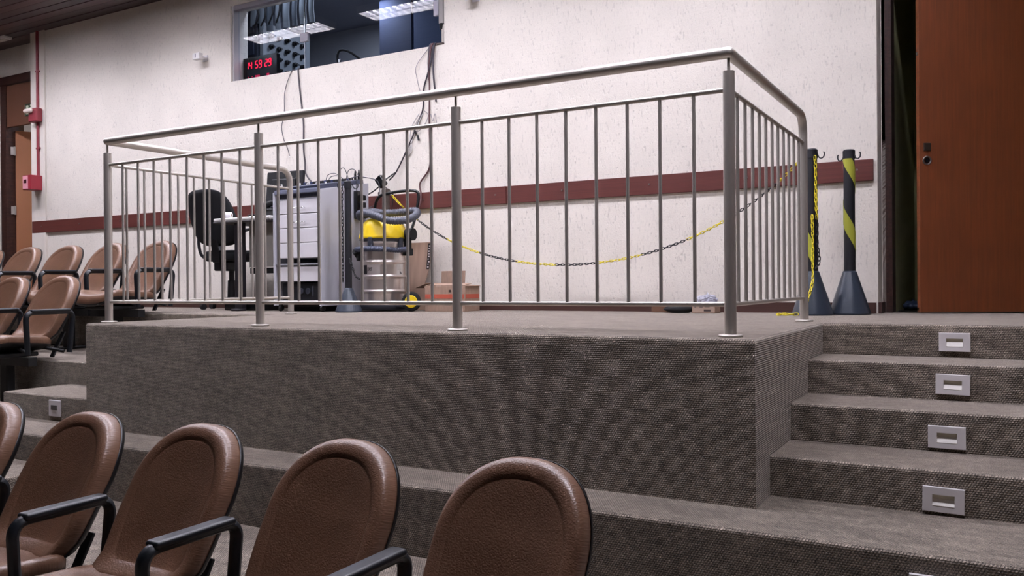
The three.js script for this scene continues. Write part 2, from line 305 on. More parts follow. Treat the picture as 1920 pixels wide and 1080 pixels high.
  const SEG = { 1: 'bc', 2: 'abged', 3: 'abgcd', 4: 'fgbc', 5: 'afgcd', 9: 'abcdfg' };
  const w2 = 0.0155, hh = 0.034, th = 0.0078;
  const seg = { a: [0, hh, w2 * 1.5, th], g: [0, 0, w2 * 1.5, th], d: [0, -hh, w2 * 1.5, th], b: [w2, hh / 2, th, hh * 0.8], c: [w2, -hh / 2, th, hh * 0.8], f: [-w2, hh / 2, th, hh * 0.8], e: [-w2, -hh / 2, th, hh * 0.8] };
  [[1, -0.168], [4, -0.122], [5, -0.038], [9, 0.012], [2, 0.092], [9, 0.142]].forEach(([n, x]) =>
    mesh('digit', [...SEG[n]].map(k => box(seg[k][2], seg[k][3], 0.004, x + seg[k][0] + seg[k][1] * 0.08, 0.168 + seg[k][1], 0.027)), red, ck));
  for (const x of [-0.15, -0.1]) mesh('indicator', cyl(0.006, 0.006, 0.004, x, 0.052, 0.027, Math.PI / 2), red2, ck);
  for (const x of [-0.05, -0.028, -0.006, 0.105, 0.124]) mesh('indicator', box(0.015, 0.022, 0.004, x, 0.052, 0.027), red2, ck);
}

// ---------------------------------------------------------------- ceiling luminaires of the hall
const blade = std(0xf4f4f6, 0.35, { metalness: 0.2 });
const crossBlade = new THREE.ExtrudeGeometry(new THREE.Shape([new THREE.Vector2(-0.008, 0.002), new THREE.Vector2(0.008, 0.002), new THREE.Vector2(0.0015, -0.026), new THREE.Vector2(-0.0015, -0.026)]), { depth: 0.136, bevelEnabled: false }).translate(0, 0, -0.068);
const lampLabels = ['above the far left door recess', 'above the far left seats', 'above the left aisle seats, mirrored in the left booth pane', 'above the drawer unit, mirrored in the right booth pane', 'above the sagging chain', 'above the right end of the stage', 'above the right doorway', 'of the front row over the far left', 'of the front row over the left aisle', 'of the front row over the foreground chairs', 'of the front row over the platform corner', 'of the front row over the right stair'].map(t => 'louvred ceiling luminaire ' + t);
LAMPS.forEach(([x, z], n) => {
  const o = thing('ceiling_light', lampLabels[n], 'light', [x, CEIL, z]);
  mesh('housing', [box(1.2, 0.016, 0.32, 0, -0.004, 0), box(1.2, 0.072, 0.012, 0, -0.041, 0.154), box(1.2, 0.072, 0.012, 0, -0.041, -0.154), box(0.012, 0.072, 0.3, 0.594, -0.041, 0), box(0.012, 0.072, 0.3, -0.594, -0.041, 0)], whitePlastic, o);
  mesh('spine', box(1.17, 0.05, 0.012, 0, -0.054, 0), blade, o);
  const glow = new THREE.MeshStandardMaterial({ color: 0xffffff, emissive: COOL, emissiveIntensity: 3 });
  mesh('lamp_plane', box(1.16, 0.006, 0.28, 0, -0.016, 0), glow, o);
  for (const s of [-1, 1]) for (let i = 0; i < 13; i++) { const b = mesh('louvre_blade', crossBlade, blade, o); b.position.set(-0.54 + i * 0.09, -0.052, s * 0.077); }
});
{
  const o = thing('ceiling_fitting', 'small white fitting on the dark ceiling at far left', 'light', [-9.5, CEIL, -2.66]);
  mesh('body', rbox(0.3, 0.035, 0.1, 0.01, 0, -0.012, 0), whitePlastic, o); mesh('lens', rbox(0.24, 0.012, 0.06, 0.004, 0, -0.032, 0), std(0xd9d4cc, 0.3), o);
}

// ---------------------------------------------------------------- stainless guardrail
{
  const g = thing('guardrail', 'brushed stainless steel guardrail with vertical bars around the stage platform', 'railing');
  const HX = 0.0225, top = 1.075, mid = 0.935, low = 0.123, LX = -3.706, DR = -1.42, DL = -1.5, postX = [0, -1.234, -2.4635, LX];
  for (const x of postX) {
    const p = mesh('post', cyl(HX, HX, 1.002, x, 0.503, 0, 0, 0, 0, 24), steel, g);
    mesh('flange', lathe([[0, 0.011], [0.03, 0.011], [0.043, 0.009], [0.045, 0.005], [0.045, 0], [0, 0]], 28).translate(x, 0, 0), steel, p);
    mesh('pin', cyl(0.006, 0.006, 0.06, x, 1.03, 0, 0, 0, 0, 10), steel, p);
  }
  // handrail: one run with mitred front corners and bent-down ends that become the end posts
  const r = 0.022, bend = 0.1;
  const side = (x, z) => {
    const c = new THREE.CurvePath();
    c.add(new THREE.LineCurve3(V(x, top, 0.0), V(x, top, z + bend)));
    c.add(new THREE.QuadraticBezierCurve3(V(x, top, z + bend), V(x, top, z), V(x, top - bend, z)));
    c.add(new THREE.LineCurve3(V(x, top - bend, z), V(x, 0.004, z)));
    return new THREE.TubeGeometry(c, 90, r, 18, false);
  };
  mesh('handrail', [bar([LX, top, 0], [0, top, 0], r, 24), side(0, DR), side(LX, DL), new THREE.SphereGeometry(r, 20, 12).translate(0, top, 0), new THREE.SphereGeometry(r, 20, 12).translate(LX, top, 0)], steel, g);
  for (const [x, z] of [[0, DR], [LX, DL]]) mesh('flange', lathe([[0, 0.011], [0.03, 0.011], [0.043, 0.009], [0.045, 0.005], [0.045, 0], [0, 0]], 28).translate(x, 0, z), steel, g);
  const rr = 0.0095, br = 0.0072;
  for (let i = 0; i < 3; i++) {
    const a = postX[i], b = postX[i + 1];
    mesh('middle_rail', bar([a, mid, 0], [b, mid, 0], rr, 16), steel, g); mesh('bottom_rail', bar([a, low, 0], [b, low, 0], rr, 16), steel, g);
    for (let k = 1; k <= 8; k++) { const x = a + (b - a) * k / 9; mesh('baluster', bar([x, low, 0], [x, mid, 0], br, 12), steel, g); }
  }
  for (const [x, z] of [[0, DR], [LX, DL]]) {
    mesh('middle_rail', bar([x, mid, 0], [x, mid, z], rr, 16), steel, g); mesh('bottom_rail', bar([x, low, 0], [x, low, z], rr, 16), steel, g);
    for (let k = 1; k <= 11; k++) mesh('baluster', bar([x, low, z * k / 12], [x, mid, z * k / 12], br, 12), steel, g);
  }
}

// ---------------------------------------------------------------- step lights and socket
{
  const face = std(0xe2dede, 0.45), inner = std(0xcac5b2, 0.6), lens = std(0xf6f2ea, 0.4);
  const mk = (name, label, x, y, z, w = 0.128, h = 0.083) => {
    const o = thing(name, label, 'step light', [x, y, z], 0, 'step lights of the right stair');
    const s = new THREE.Shape([new THREE.Vector2(-w / 2, -h / 2), new THREE.Vector2(w / 2, -h / 2), new THREE.Vector2(w / 2, h / 2), new THREE.Vector2(-w / 2, h / 2)]);
    s.holes.push(new THREE.Path([new THREE.Vector2(-0.036, -0.024), new THREE.Vector2(-0.036, 0.018), new THREE.Vector2(0.036, 0.018), new THREE.Vector2(0.036, -0.024)]));
    mesh('cover_plate', new THREE.ExtrudeGeometry(s, { depth: 0.012, bevelEnabled: true, bevelSize: 0.0015, bevelThickness: 0.0015, bevelSegments: 2 }), face, o);
    mesh('recess', box(0.072, 0.042, 0.002, 0, -0.003, 0.0012), inner, o);
    mesh('lens', at(rbox(0.07, 0.026, 0.006, 0.002), 0, -0.011, 0.006, -0.5), lens, o);
    return o;
  };
  mk('step_light', 'white recessed step light on the topmost riser', 0.705, -0.080, -1.255);
  mk('step_light', 'white recessed step light on the second riser from top', 0.712, -0.236, -0.868).rotation.z = -0.02;
  mk('step_light', 'white recessed step light on the third riser from top', 0.706, -0.400, -0.483);
  mk('step_light', 'white recessed step light on the fourth riser from top', 0.712, -0.555, -0.098).rotation.z = -0.02;
  mk('step_light', 'white step light cut off by the bottom picture edge', 0.71, -0.71, 0.412);
  const o = thing('wall_socket', 'small square white socket on the left aisle riser', 'socket', [-4.16, -0.532, 0.051]);
  mesh('plate', rbox(0.115, 0.1, 0.012, 0.004, 0, 0, 0.004), std(0xe6e2e4, 0.45), o); mesh('insert', rbox(0.058, 0.03, 0.006, 0.002, 0, 0.005, 0.011), std(0x55524f, 0.5), o);
}

// ---------------------------------------------------------------- auditorium chairs
function padGeo(outline, c, rings, warp) {                   // rings of a closed outline shrunk about c, each raised by h
  const n = outline.length, pos = [], uv = [], idx = [];
  for (const [s, h] of rings) for (let i = 0; i < n; i++) {
    const x = c[0] + (outline[i][0] - c[0]) * s, y = c[1] + (outline[i][1] - c[1]) * s, p = warp(x, y, h);
    pos.push(...p); uv.push(x, y);
  }
  for (let r = 0; r < rings.length - 1; r++) for (let i = 0; i < n; i++) {
    const a = r * n + i, b = r * n + (i + 1) % n, d = a + n, e = b + n; idx.push(a, b, e, a, e, d);
  }
  const last = (rings.length - 1) * n, k = pos.length / 3, p = warp(c[0], c[1], rings[rings.length - 1][1]); pos.push(...p); uv.push(c[0], c[1]);
  for (let i = 0; i < n; i++) idx.push(last + i, last + (i + 1) % n, k);
  const g = new THREE.BufferGeometry(); g.setAttribute('position', new THREE.Float32BufferAttribute(pos, 3)); g.setAttribute('uv', new THREE.Float32BufferAttribute(uv, 2)); g.setIndex(idx); g.computeVertexNormals(); return g;
}
const CHAIR = { h: 0.915 };
function backOutline(extra = 0) {                            // x right, y up from the foot of the back
  const P = [], wB = 0.2 + extra, wM = 0.22 + extra, yS = 0.3, top = 0.545 + extra;
  const half = [];
  half.push([0.06, -extra], [0.13, -extra * 0.9], [wB - 0.02, 0.004 - extra * 0.6], [wB + 0.004, 0.03]);
  for (let i = 1; i <= 6; i++) half.push([wB + 0.004 + (wM - wB - 0.004) * Math.sin(i / 6 * Math.PI / 2), 0.03 + (yS - 0.03) * i / 6]);
  for (let i = 1; i <= 14; i++) { const a = i / 15 * Math.PI / 2; half.push([wM * Math.pow(Math.cos(a), 0.88), yS + (top - yS) * Math.pow(Math.sin(a), 0.95)]); }
  for (const p of half) P.push(p);
  P.push([0, top]);
  for (const p of half.slice().reverse()) P.push([-p[0], p[1]]);
  P.push([0, -extra]);
  return P;
}
const TILT = 0.48;                                           // lean of the back
function backWarp(x, y, h) {                                 // h forwards; hollow across, reclined
  const lo = Math.max(0, 1 - y / 0.3), f = h + (0.5 + 1.1 * lo) * x * x - 0.03 * lo + 0.06 * Math.pow(Math.max(0, 0.1 - y) / 0.1, 2), yy = y;
  const z = -0.205 + f * Math.cos(TILT) - yy * Math.sin(TILT), Y = 0.425 + yy * Math.cos(TILT) + f * Math.sin(TILT) * 0.6;
  return [x, Y, z];
}
const backPad = padGeo(backOutline(), [0, 0.27], [[0.985, -0.036], [1.0, -0.03], [1.004, -0.012], [1.0, 0.008], [0.985, 0.024], [0.96, 0.034], [0.92, 0.04], [0.87, 0.042], [0.83, 0.041], [0.8, 0.0395], [0.785, 0.0365], [0.77, 0.036], [0.74, 0.037], [0.6, 0.033], [0.4, 0.028], [0.2, 0.026]], backWarp);
const backShell = padGeo(backOutline(0.002), [0, 0.25], [[1.0, -0.03], [1.006, -0.033], [1.004, -0.042], [0.985, -0.05], [0.93, -0.056], [0.7, -0.061], [0.35, -0.064]], backWarp);
function seatOutline() { const P = []; for (let i = 0; i < 44; i++) { const a = i / 44 * 2 * Math.PI, c = Math.cos(a), s = Math.sin(a), e = 0.42; P.push([0.236 * Math.sign(c) * Math.pow(Math.abs(c), e), 0.245 * Math.sign(s) * Math.pow(Math.abs(s), e)]); } return P; }
const seatWarp = (x, y, h) => { const z = -y, t = (z + 0.245) / 0.49; return [x, 0.405 + h + 0.035 * t - 0.055 * Math.pow(Math.max(0, t - 0.72) / 0.28, 2) + 0.35 * x * x, z + 0.02]; };
const seatPad = padGeo(seatOutline(), [0, 0], [[0.97, -0.012], [1.0, 0.004], [1.005, 0.024], [0.985, 0.04], [0.94, 0.05], [0.88, 0.053], [0.8, 0.05], [0.74, 0.044], [0.5, 0.038], [0.25, 0.036]], seatWarp);
const seatShell = padGeo(seatOutline(), [0, 0], [[1.0, 0.0], [0.99, -0.015], [0.94, -0.03], [0.6, -0.045], [0.3, -0.05]], seatWarp);
function makeChair(label, group) {
  const t = thing('auditorium_chair', label, 'chair', [0, 0, 0], 0, group);
  mesh('backrest', backPad, vinyl, t); const sh = mesh('back_shell', backShell, shellPlastic, t);
  mesh('seat', seatPad, vinyl, t); mesh('seat_shell', seatShell, shellPlastic, t);
  // armrest loop on the chair's left (towards the stairs): rear upright, arm, front upright
  const ax = 0.315, arm = [];
  const c = new THREE.CurvePath();
  c.add(new THREE.LineCurve3(V(ax, 0.36, -0.26), V(ax, 0.605, -0.285)));
  c.add(new THREE.QuadraticBezierCurve3(V(ax, 0.605, -0.285), V(ax, 0.65, -0.285), V(ax, 0.652, -0.24)));
  c.add(new THREE.LineCurve3(V(ax, 0.652, -0.24), V(ax, 0.65, 0.0)));
  c.add(new THREE.QuadraticBezierCurve3(V(ax, 0.65, 0.0), V(ax, 0.648, 0.05), V(ax, 0.6, 0.052)));
  c.add(new THREE.LineCurve3(V(ax, 0.6, 0.052), V(ax, 0.36, 0.04)));
  const tg = new THREE.TubeGeometry(c, 70, 0.018, 10, false);
  const p = tg.attributes.position; for (let i = 0; i < p.count; i++) p.setX(i, ax + (p.getX(i) - ax) * 1.25);
  tg.computeVertexNormals();
  const a = mesh('armrest', tg, armPlastic, t);
  mesh('arm_pad', rbox(0.056, 0.024, 0.29, 0.011, ax, 0.661, -0.12, 0.008), armPlastic, a);
  mesh('bracket', [bar([0.19, 0.4, -0.14], [ax, 0.37, -0.22], 0.012), bar([0.19, 0.4, 0.03], [ax, 0.37, 0.04], 0.012)], frameBlack, t);
  for (const s of [-1, 1]) mesh('back_bracket', rbox(0.045, 0.2, 0.012, 0.004, s * 0.14, 0.41, -0.285, -TILT), frameBlack, t);
  mesh('beam', box(0.608, 0.06, 0.06, 0, 0.31, 0), frameBlack, t);
  mesh('pedestal', [rbox(0.09, 0.3, 0.06, 0.01, 0, 0.15, 0), rbox(0.1, 0.02, 0.32, 0.008, 0, 0.01, 0.0), rbox(0.36, 0.03, 0.28, 0.01, 0, 0.355, 0.02)], frameBlack, t);
  return t;
}
const chair0 = makeChair('brown vinyl auditorium chair rightmost in the foreground row, its seat outside the picture', 'chairs of the foreground row');
const P0 = 0.634;
chair0.position.set(-0.235, FLOOR, 1.62);
const rows = [
  ['chairs of the foreground row', FLOOR, 1.62, [[-0.85, 'brown vinyl auditorium chair second from right in the foreground row'], [-1.5, 'middle brown vinyl auditorium chair of the foreground row'], [-2.12, 'brown vinyl auditorium chair second from left in the foreground row'], [-2.755, 'brown vinyl auditorium chair cut by the left edge in foreground row']]],
  ['chairs of the middle row', L(4), -0.25, [[-5.2, 'brown vinyl chair at the aisle end of the left middle row'], [-5.2 - P0, 'brown vinyl chair cut by left picture edge in middle row']]],
  ['chairs of the rear row', L(2), -1.18, [[-5.29, 'rightmost brown vinyl chair of the rear row, seen through the guardrail bars'], [-5.29 - P0, 'brown vinyl rear row chair partly behind the left guardrail post'], [-5.29 - 2 * P0, 'middle brown vinyl chair of the rear row against cream wall'], [-5.29 - 3 * P0, 'brown vinyl rear row chair in front of the orange far left door'], [-5.29 - 4 * P0, 'brown vinyl rear row chair cut by the left picture edge']]],
];
for (const [group, y, z, list] of rows) for (const [x, label] of list) { const c = copyOf(chair0, [x, y, z], 0, label); c.userData.group = group; }

// ---------------------------------------------------------------- chain and post makers
const PITCH = 0.0252;
const linkGeo = (() => {
  const a = 0.0068, s = 0.0095, r = 0.0031, c = new THREE.CurvePath();   // stadium, long axis x
  const K = 16, pts = [];
  for (let i = 0; i < K; i++) { const t = -Math.PI / 2 + Math.PI * i / (K - 1); pts.push(V(s + a * Math.cos(t), a * Math.sin(t), 0)); }
  for (let i = 0; i < K; i++) { const t = Math.PI / 2 + Math.PI * i / (K - 1); pts.push(V(-s + a * Math.cos(t), a * Math.sin(t), 0)); }
  return new THREE.TubeGeometry(new THREE.CatmullRomCurve3(pts, true, 'catmullrom', 0.5), 28, r, 6, true);
})();
function chain(o, curve, first, run, one) {                  // links along a curve; colours change every `run` links
  const len = curve.getLength(), n = Math.floor(len / PITCH);
  for (let i = 0; i < n; i++) {
    const u = (i + 0.5) / n, p = curve.getPointAt(u), t = curve.getTangentAt(u);
    const m = mesh('link', linkGeo, one || ((Math.floor(i / run) + first) % 2 ? blackChain : yellowChain), o);
    const q = new THREE.Quaternion().setFromUnitVectors(V(1, 0, 0), t);
    m.quaternion.copy(q).multiply(new THREE.Quaternion().setFromAxisAngle(V(1, 0, 0), (i % 2 ? Math.PI / 2 : 0) + 0.35 + 0.25 * Math.sin(i * 2.3)));
    m.position.copy(p);
  }
}
const spline = pts => new THREE.CatmullRomCurve3(pts.map(p => V(...p)), false, 'catmullrom', 0.5);
function helixTape(r, h, y0, turns, width, phase) {          // spiral tape around the tube
  const n = 120, pos = [], idx = [], uv = [];
  const m = 8;
  for (let i = 0; i <= n; i++) for (let k = 0; k <= m; k++) {
    const y = y0 + h * i / n + (k / m) * width, yy = Math.min(y0 + h, Math.max(y0, y)), a = phase + 2 * Math.PI * turns * i / n;
    pos.push(r * Math.cos(a), yy, r * Math.sin(a)); uv.push(i / n, k / m);
  }
  for (let i = 0; i < n; i++) for (let k = 0; k < m; k++) { const a = i * (m + 1) + k, b = a + m + 1; idx.push(a, a + 1, b + 1, a, b + 1, b); }
  const g = new THREE.BufferGeometry(); g.setAttribute('position', new THREE.Float32BufferAttribute(pos, 3)); g.setAttribute('uv', new THREE.Float32BufferAttribute(uv, 2)); g.setIndex(idx); g.computeVertexNormals(); return g;
}
function barrierPost(label, x, z, o = {}) {
  const t = thing('barrier_post', label, 'barrier post', [x, 0, z], o.turn || 0);
  const cr = o.cone ? o.cone[0] : 0.123, ch = o.cone ? o.cone[1] : 0.275, tr = o.cone ? o.cone[2] : 0.034;
  mesh('base', lathe([[0.0, 0.004], [cr - 0.005, 0.004], [cr - 0.001, 0.0], [cr, 0.012], [tr + 0.009, ch - 0.01], [tr + 0.004, ch], [0, ch]], 36), o.base || bluegrey, t);
  mesh('tube', cyl(tr - 0.001, tr + 0.001, 1.01 - ch, 0, (1.01 + ch) / 2, 0, 0, 0, 0, 28), o.tube || charcoal, t);
  const cap = mesh('cap', [cyl(tr + 0.003, tr + 0.003, 0.05, 0, 1.005, 0, 0, 0, 0, 28), cyl(tr - 0.004, tr + 0.003, 0.008, 0, 1.034, 0, 0, 0, 0, 28)], o.tube || charcoal, t);
  for (const s of [-1, 1]) mesh('hook', tube([[s * 0.034, 1.015, 0], [s * 0.045, 0.985, 0], [s * 0.06, 0.975, 0], [s * 0.077, 0.985, 0], [s * 0.08, 1.008, 0], [s * 0.074, 1.014, 0]], 0.0042, 18, 6), o.tube || charcoal, cap);
  if (o.tape) mesh('stripe', helixTape(0.0362, o.tape[4] || 0.62, o.tape[3] || 0.36, o.tape[0], o.tape[1], o.tape[2]), yellowTape, t);
  return t;
}
barrierPost('barrier post with yellow spiral stripe beside the right doorway', 0.072, -2.51, { tape: [1.55, 0.13, -0.9], turn: -0.45 });
barrierPost('barrier post draped with yellow and black chain behind the guardrail end', -0.125, -2.35, { tape: [0.8, 0.15, 0.9, 0.3, 0.36], turn: -0.2 });
barrierPost('plain black barrier post standing before the white drawer unit', -3.575, -2.0, { turn: 0.6, cone: [0.105, 0.19, 0.027] });
barrierPost('barrier post mostly hidden behind the yellow vacuum cleaner', -3.675, -2.61, { turn: 0.0, tube: std(0x4a413c, 0.5) });

{ // long barrier chain between the two posts
  const A = V(-3.6, 0.975, -2.60), B = V(-0.2, 0.965, -2.35), low = 0.35, pts = [], u0 = 0.51;
  for (let i = 0; i <= 60; i++) {
    const u = i / 60, k = 1.9, c = s => (Math.cosh(k * s) - 1) / (Math.cosh(k) - 1);
    const s = u < u0 ? (u0 - u) / u0 : (u - u0) / (1 - u0), topY = u < u0 ? A.y : B.y;
    pts.push([A.x + (B.x - A.x) * u, low + (topY - low) * c(s), A.z + (B.z - A.z) * u]);
  }
  const o = thing('barrier_chain', 'long yellow and black plastic chain sagging along the wall', 'chain');
  chain(o, spline(pts), 0, 14);
  const d = thing('barrier_chain', 'spare end of yellow and black chain hanging down the post behind the guardrail end', 'chain');
  const zc = -2.35, xc = -0.125;
  chain(d, spline([[xc + 0.03, 0.985, zc + 0.055], [xc + 0.034, 0.9, zc + 0.06], [xc + 0.036, 0.68, zc + 0.062], [xc + 0.04, 0.6, zc + 0.058], [xc + 0.042, 0.45, zc + 0.06], [xc + 0.052, 0.34, zc + 0.062], [xc + 0.036, 0.29, zc + 0.075]]), 0, 15);
  chain(d, spline([[xc + 0.012, 0.62, zc + 0.062], [xc + 0.015, 0.5, zc + 0.062], [xc + 0.016, 0.3, zc + 0.075], [xc + 0.018, 0.2, zc + 0.105], [xc - 0.01, 0.06, zc + 0.165], [xc - 0.03, 0.02, zc + 0.19]]), 0, 99);
  chain(d, spline([[xc - 0.05, 0.012, zc + 0.2], [xc - 0.11, 0.01, zc + 0.22], [xc - 0.17, 0.01, zc + 0.2], [xc - 0.12, 0.012, zc + 0.18]]), 0, 99);
  const b = thing('barrier_chain', 'black plastic chain hanging on the plain black barrier post', 'chain');
  const X = -3.575, Z = -2.0;
  chain(b, spline([[X - 0.034, 0.985, Z + 0.025], [X - 0.038, 0.85, Z + 0.025], [X - 0.036, 0.75, Z + 0.025], [X - 0.036, 0.5, Z + 0.025], [X - 0.036, 0.24, Z + 0.025]]), 1, 99, blackChain);
  chain(b, spline([[X + 0.03, 0.42, Z + 0.02], [X + 0.06, 0.38, Z + 0.035], [X + 0.1, 0.29, Z + 0.04], [X + 0.135, 0.26, Z + 0.03]]), 1, 99, blackChain);
}

// ---------------------------------------------------------------- white drawer unit with mixing console
{
  const x0 = -4.345, x1 = -3.825, zf = -1.96, zb = -2.56, H = 0.985, HB = 1.09, w = x1 - x0;
  const t = thing('drawer_unit', 'white rolling drawer unit with side panels and open bottom shelf', 'cabinet', [(x0 + x1) / 2, 0, zf]);
  const sideShape = s => { const S = new THREE.Shape([new THREE.Vector2(0, 0.05), new THREE.Vector2(zf - zb, 0.05), new THREE.Vector2(zf - zb, HB), new THREE.Vector2(0, H)]); const g = new THREE.ExtrudeGeometry(S, { depth: 0.018, bevelEnabled: true, bevelSize: 0.001, bevelThickness: 0.001, bevelSegments: 1 }); g.rotateY(Math.PI / 2); g.translate(s, 0, 0); return g; };
  mesh('side_panel', sideShape(-w / 2), greyPaint, t); mesh('side_panel', sideShape(w / 2 - 0.018), greyPaint, t);
  mesh('back_panel', box(w - 0.04, 0.95, 0.01, 0, 0.53, zb - zf + 0.01), greyPaint, t);
  for (const y of [0.925, 0.085, 0.374]) mesh('shelf', box(w - 0.04, 0.014, 0.54, 0, y, -0.31), greyPaint, t);
  const dw = w - 0.075;
  [[0.86, 0.112], [0.742, 0.112], [0.623, 0.115], [0.5, 0.122]].forEach(([y, h], i) => {
    const d = mesh('drawer', rbox(dw, h, 0.45, 0.004, 0, y, -0.235), white, t);
    if (i < 2) mesh('handle', [bar([-0.04, y - 0.012, 0.012], [0.09, y - 0.012, 0.012], 0.0035, 8), bar([-0.035, y - 0.012, -0.01], [-0.035, y - 0.012, 0.012], 0.003, 8), bar([0.085, y - 0.012, -0.01], [0.085, y - 0.012, 0.012], 0.003, 8)], chrome, d);
  });
  mesh('lip', rbox(w - 0.04, 0.014, 0.03, 0.003, 0, 0.386, -0.02), greyMid, t);
  mesh('lower_panel', box(dw, 0.118, 0.012, 0, 0.308, -0.02), white, t);
  const cas = lathe([[0, -0.012], [0.022, -0.012], [0.026, -0.006], [0.026, 0.006], [0.022, 0.012], [0, 0.012]], 18);
  for (const sx of [-1, 1]) for (const z of [-0.05, -0.54]) mesh('castor', [at(cas.clone(), sx * (w / 2 - 0.03), 0.026, z, 0, 0, Math.PI / 2), box(0.02, 0.03, 0.03, sx * (w / 2 - 0.03), 0.05, z)], frameBlack, t);

  const am = thing('amplifier', 'black amplifier with two round knobs in the open bottom shelf', 'amplifier', [(x0 + x1) / 2 + 0.01, 0.093, zf - 0.05]);
  mesh('case', rbox(0.43, 0.14, 0.36, 0.005, 0, 0.072, -0.18), std(0x1a1c22, 0.45), am);
  for (const x of [0.0, 0.075]) mesh('knob', [cyl(0.022, 0.022, 0.02, x, 0.075, 0.01, Math.PI / 2), at(new THREE.TorusGeometry(0.022, 0.003, 6, 20), x, 0.075, 0.016)], std(0x5a5f6c, 0.35, { metalness: 0.5 }), am);
  mesh('fader', box(0.005, 0.08, 0.006, 0.12, 0.075, 0.003), std(0x6a707c, 0.4), am);
  const lowcase = thing('black_case', 'low black case on the floor beneath the drawer unit', 'case', [-4.09, 0, -2.02]);
  mesh('body', rbox(0.4, 0.05, 0.34, 0.008, 0, 0.026, -0.25), blackMatte, lowcase); mesh('lid_edge', box(0.402, 0.006, 0.342, 0, 0.04, -0.25), charcoal, lowcase);

  const slope = Math.atan2(HB - H, zf - zb);
  const mx = thing('mixing_console', 'dark mixing console with rows of faders on top of drawer unit', 'mixer', [(x0 + x1) / 2 - 0.005, H - 0.055, zf]);
  mesh('chassis', rbox(w - 0.045, 0.09, 0.56, 0.006, 0, 0.045 + 0.055, -0.3, slope), std(0x3a3f52, 0.5), mx);
  mesh('front_edge', rbox(w - 0.04, 0.035, 0.03, 0.006, 0, 0.052, -0.012), std(0x6d7286, 0.4), mx);
  const top = (x, z) => [x, 0.145 + (-0.3 - z) * -Math.tan(slope) * -1, z];
  for (let c = 0; c < 18; c++) {
    const x = -w / 2 + 0.045 + c * (w - 0.09) / 17;
    mesh('fader', rbox(0.009, 0.02, 0.016, 0.002, x, 0.1 + 0.055 + (-0.06 + 0.3) * -Math.tan(slope) + 0.005, -0.06 - 0.02 * (c * 7 % 4), slope), whitePlastic, mx);
    mesh('knob', [cyl(0.008, 0.009, 0.018, x, 0.158 + (-0.25 + 0.3) * -Math.tan(slope), -0.25), cyl(0.008, 0.009, 0.018, x, 0.158 + (-0.35 + 0.3) * -Math.tan(slope), -0.35), cyl(0.008, 0.009, 0.018, x, 0.158 + (-0.45 + 0.3) * -Math.tan(slope), -0.45)], c % 3 ? black : std(0x2a3358, 0.4), mx);
  }
  for (const [x, h, d] of [[-0.1, 0.245, 0.13], [-0.07, 0.225, 0.1], [0.04, 0.28, 0.06], [0.13, 0.265, 0.09]]) mesh('cable', tube([[x, 0.19, -0.47], [x + 0.01, h, -0.49], [x + 0.01 + d * 0.5, h + 0.01, -0.51], [x + d, 0.215, -0.53], [x + d + 0.02, 0.2, -0.53]], 0.0032, 24, 6), std(0x3c3c42, 0.5), mx);
  const uc = thing('audio_plugs', 'pair of upright black jack plugs at the back of the console', 'plugs', [-3.9, 1.085, -2.5]);
  for (const x of [-0.018, 0.022]) mesh('plug', [cyl(0.009, 0.013, 0.07, x, 0.055, 0), cyl(0.005, 0.009, 0.035, x, 0.1, 0)], blackGloss, uc);
  mesh('block', rbox(0.08, 0.035, 0.04, 0.005, 0, 0.018, 0), charcoal, uc);

  const ps = thing('power_strip', 'black power strip hanging on the side of the drawer unit', 'power strip', [x1 + 0.012, 0.83, -2.39]);
  mesh('body', rbox(0.04, 0.235, 0.06, 0.008, 0.01, 0.06, 0), blackGloss, ps);
  for (let i = 0; i < 3; i++) mesh('adapter', rbox(0.04, 0.045, 0.05, 0.006, 0.035, 0.0 + i * 0.06, -0.035), black, ps);
  mesh('lead', tube([[0.0, 0.17, 0], [-0.005, 0.25, -0.01], [-0.02, 0.29, -0.02]], 0.004, 12, 6), charcoal, ps);
  const bx = thing('junction_box', 'small grey box on the side of drawer unit behind the hose', 'box', [x1 + 0.012, 0.74, -2.52]);
  mesh('body', rbox(0.05, 0.1, 0.12, 0.005, 0.012, 0.05, 0), greyMid, bx); mesh('lid', rbox(0.006, 0.09, 0.11, 0.002, 0.038, 0.05, 0), greyPaint, bx);
}

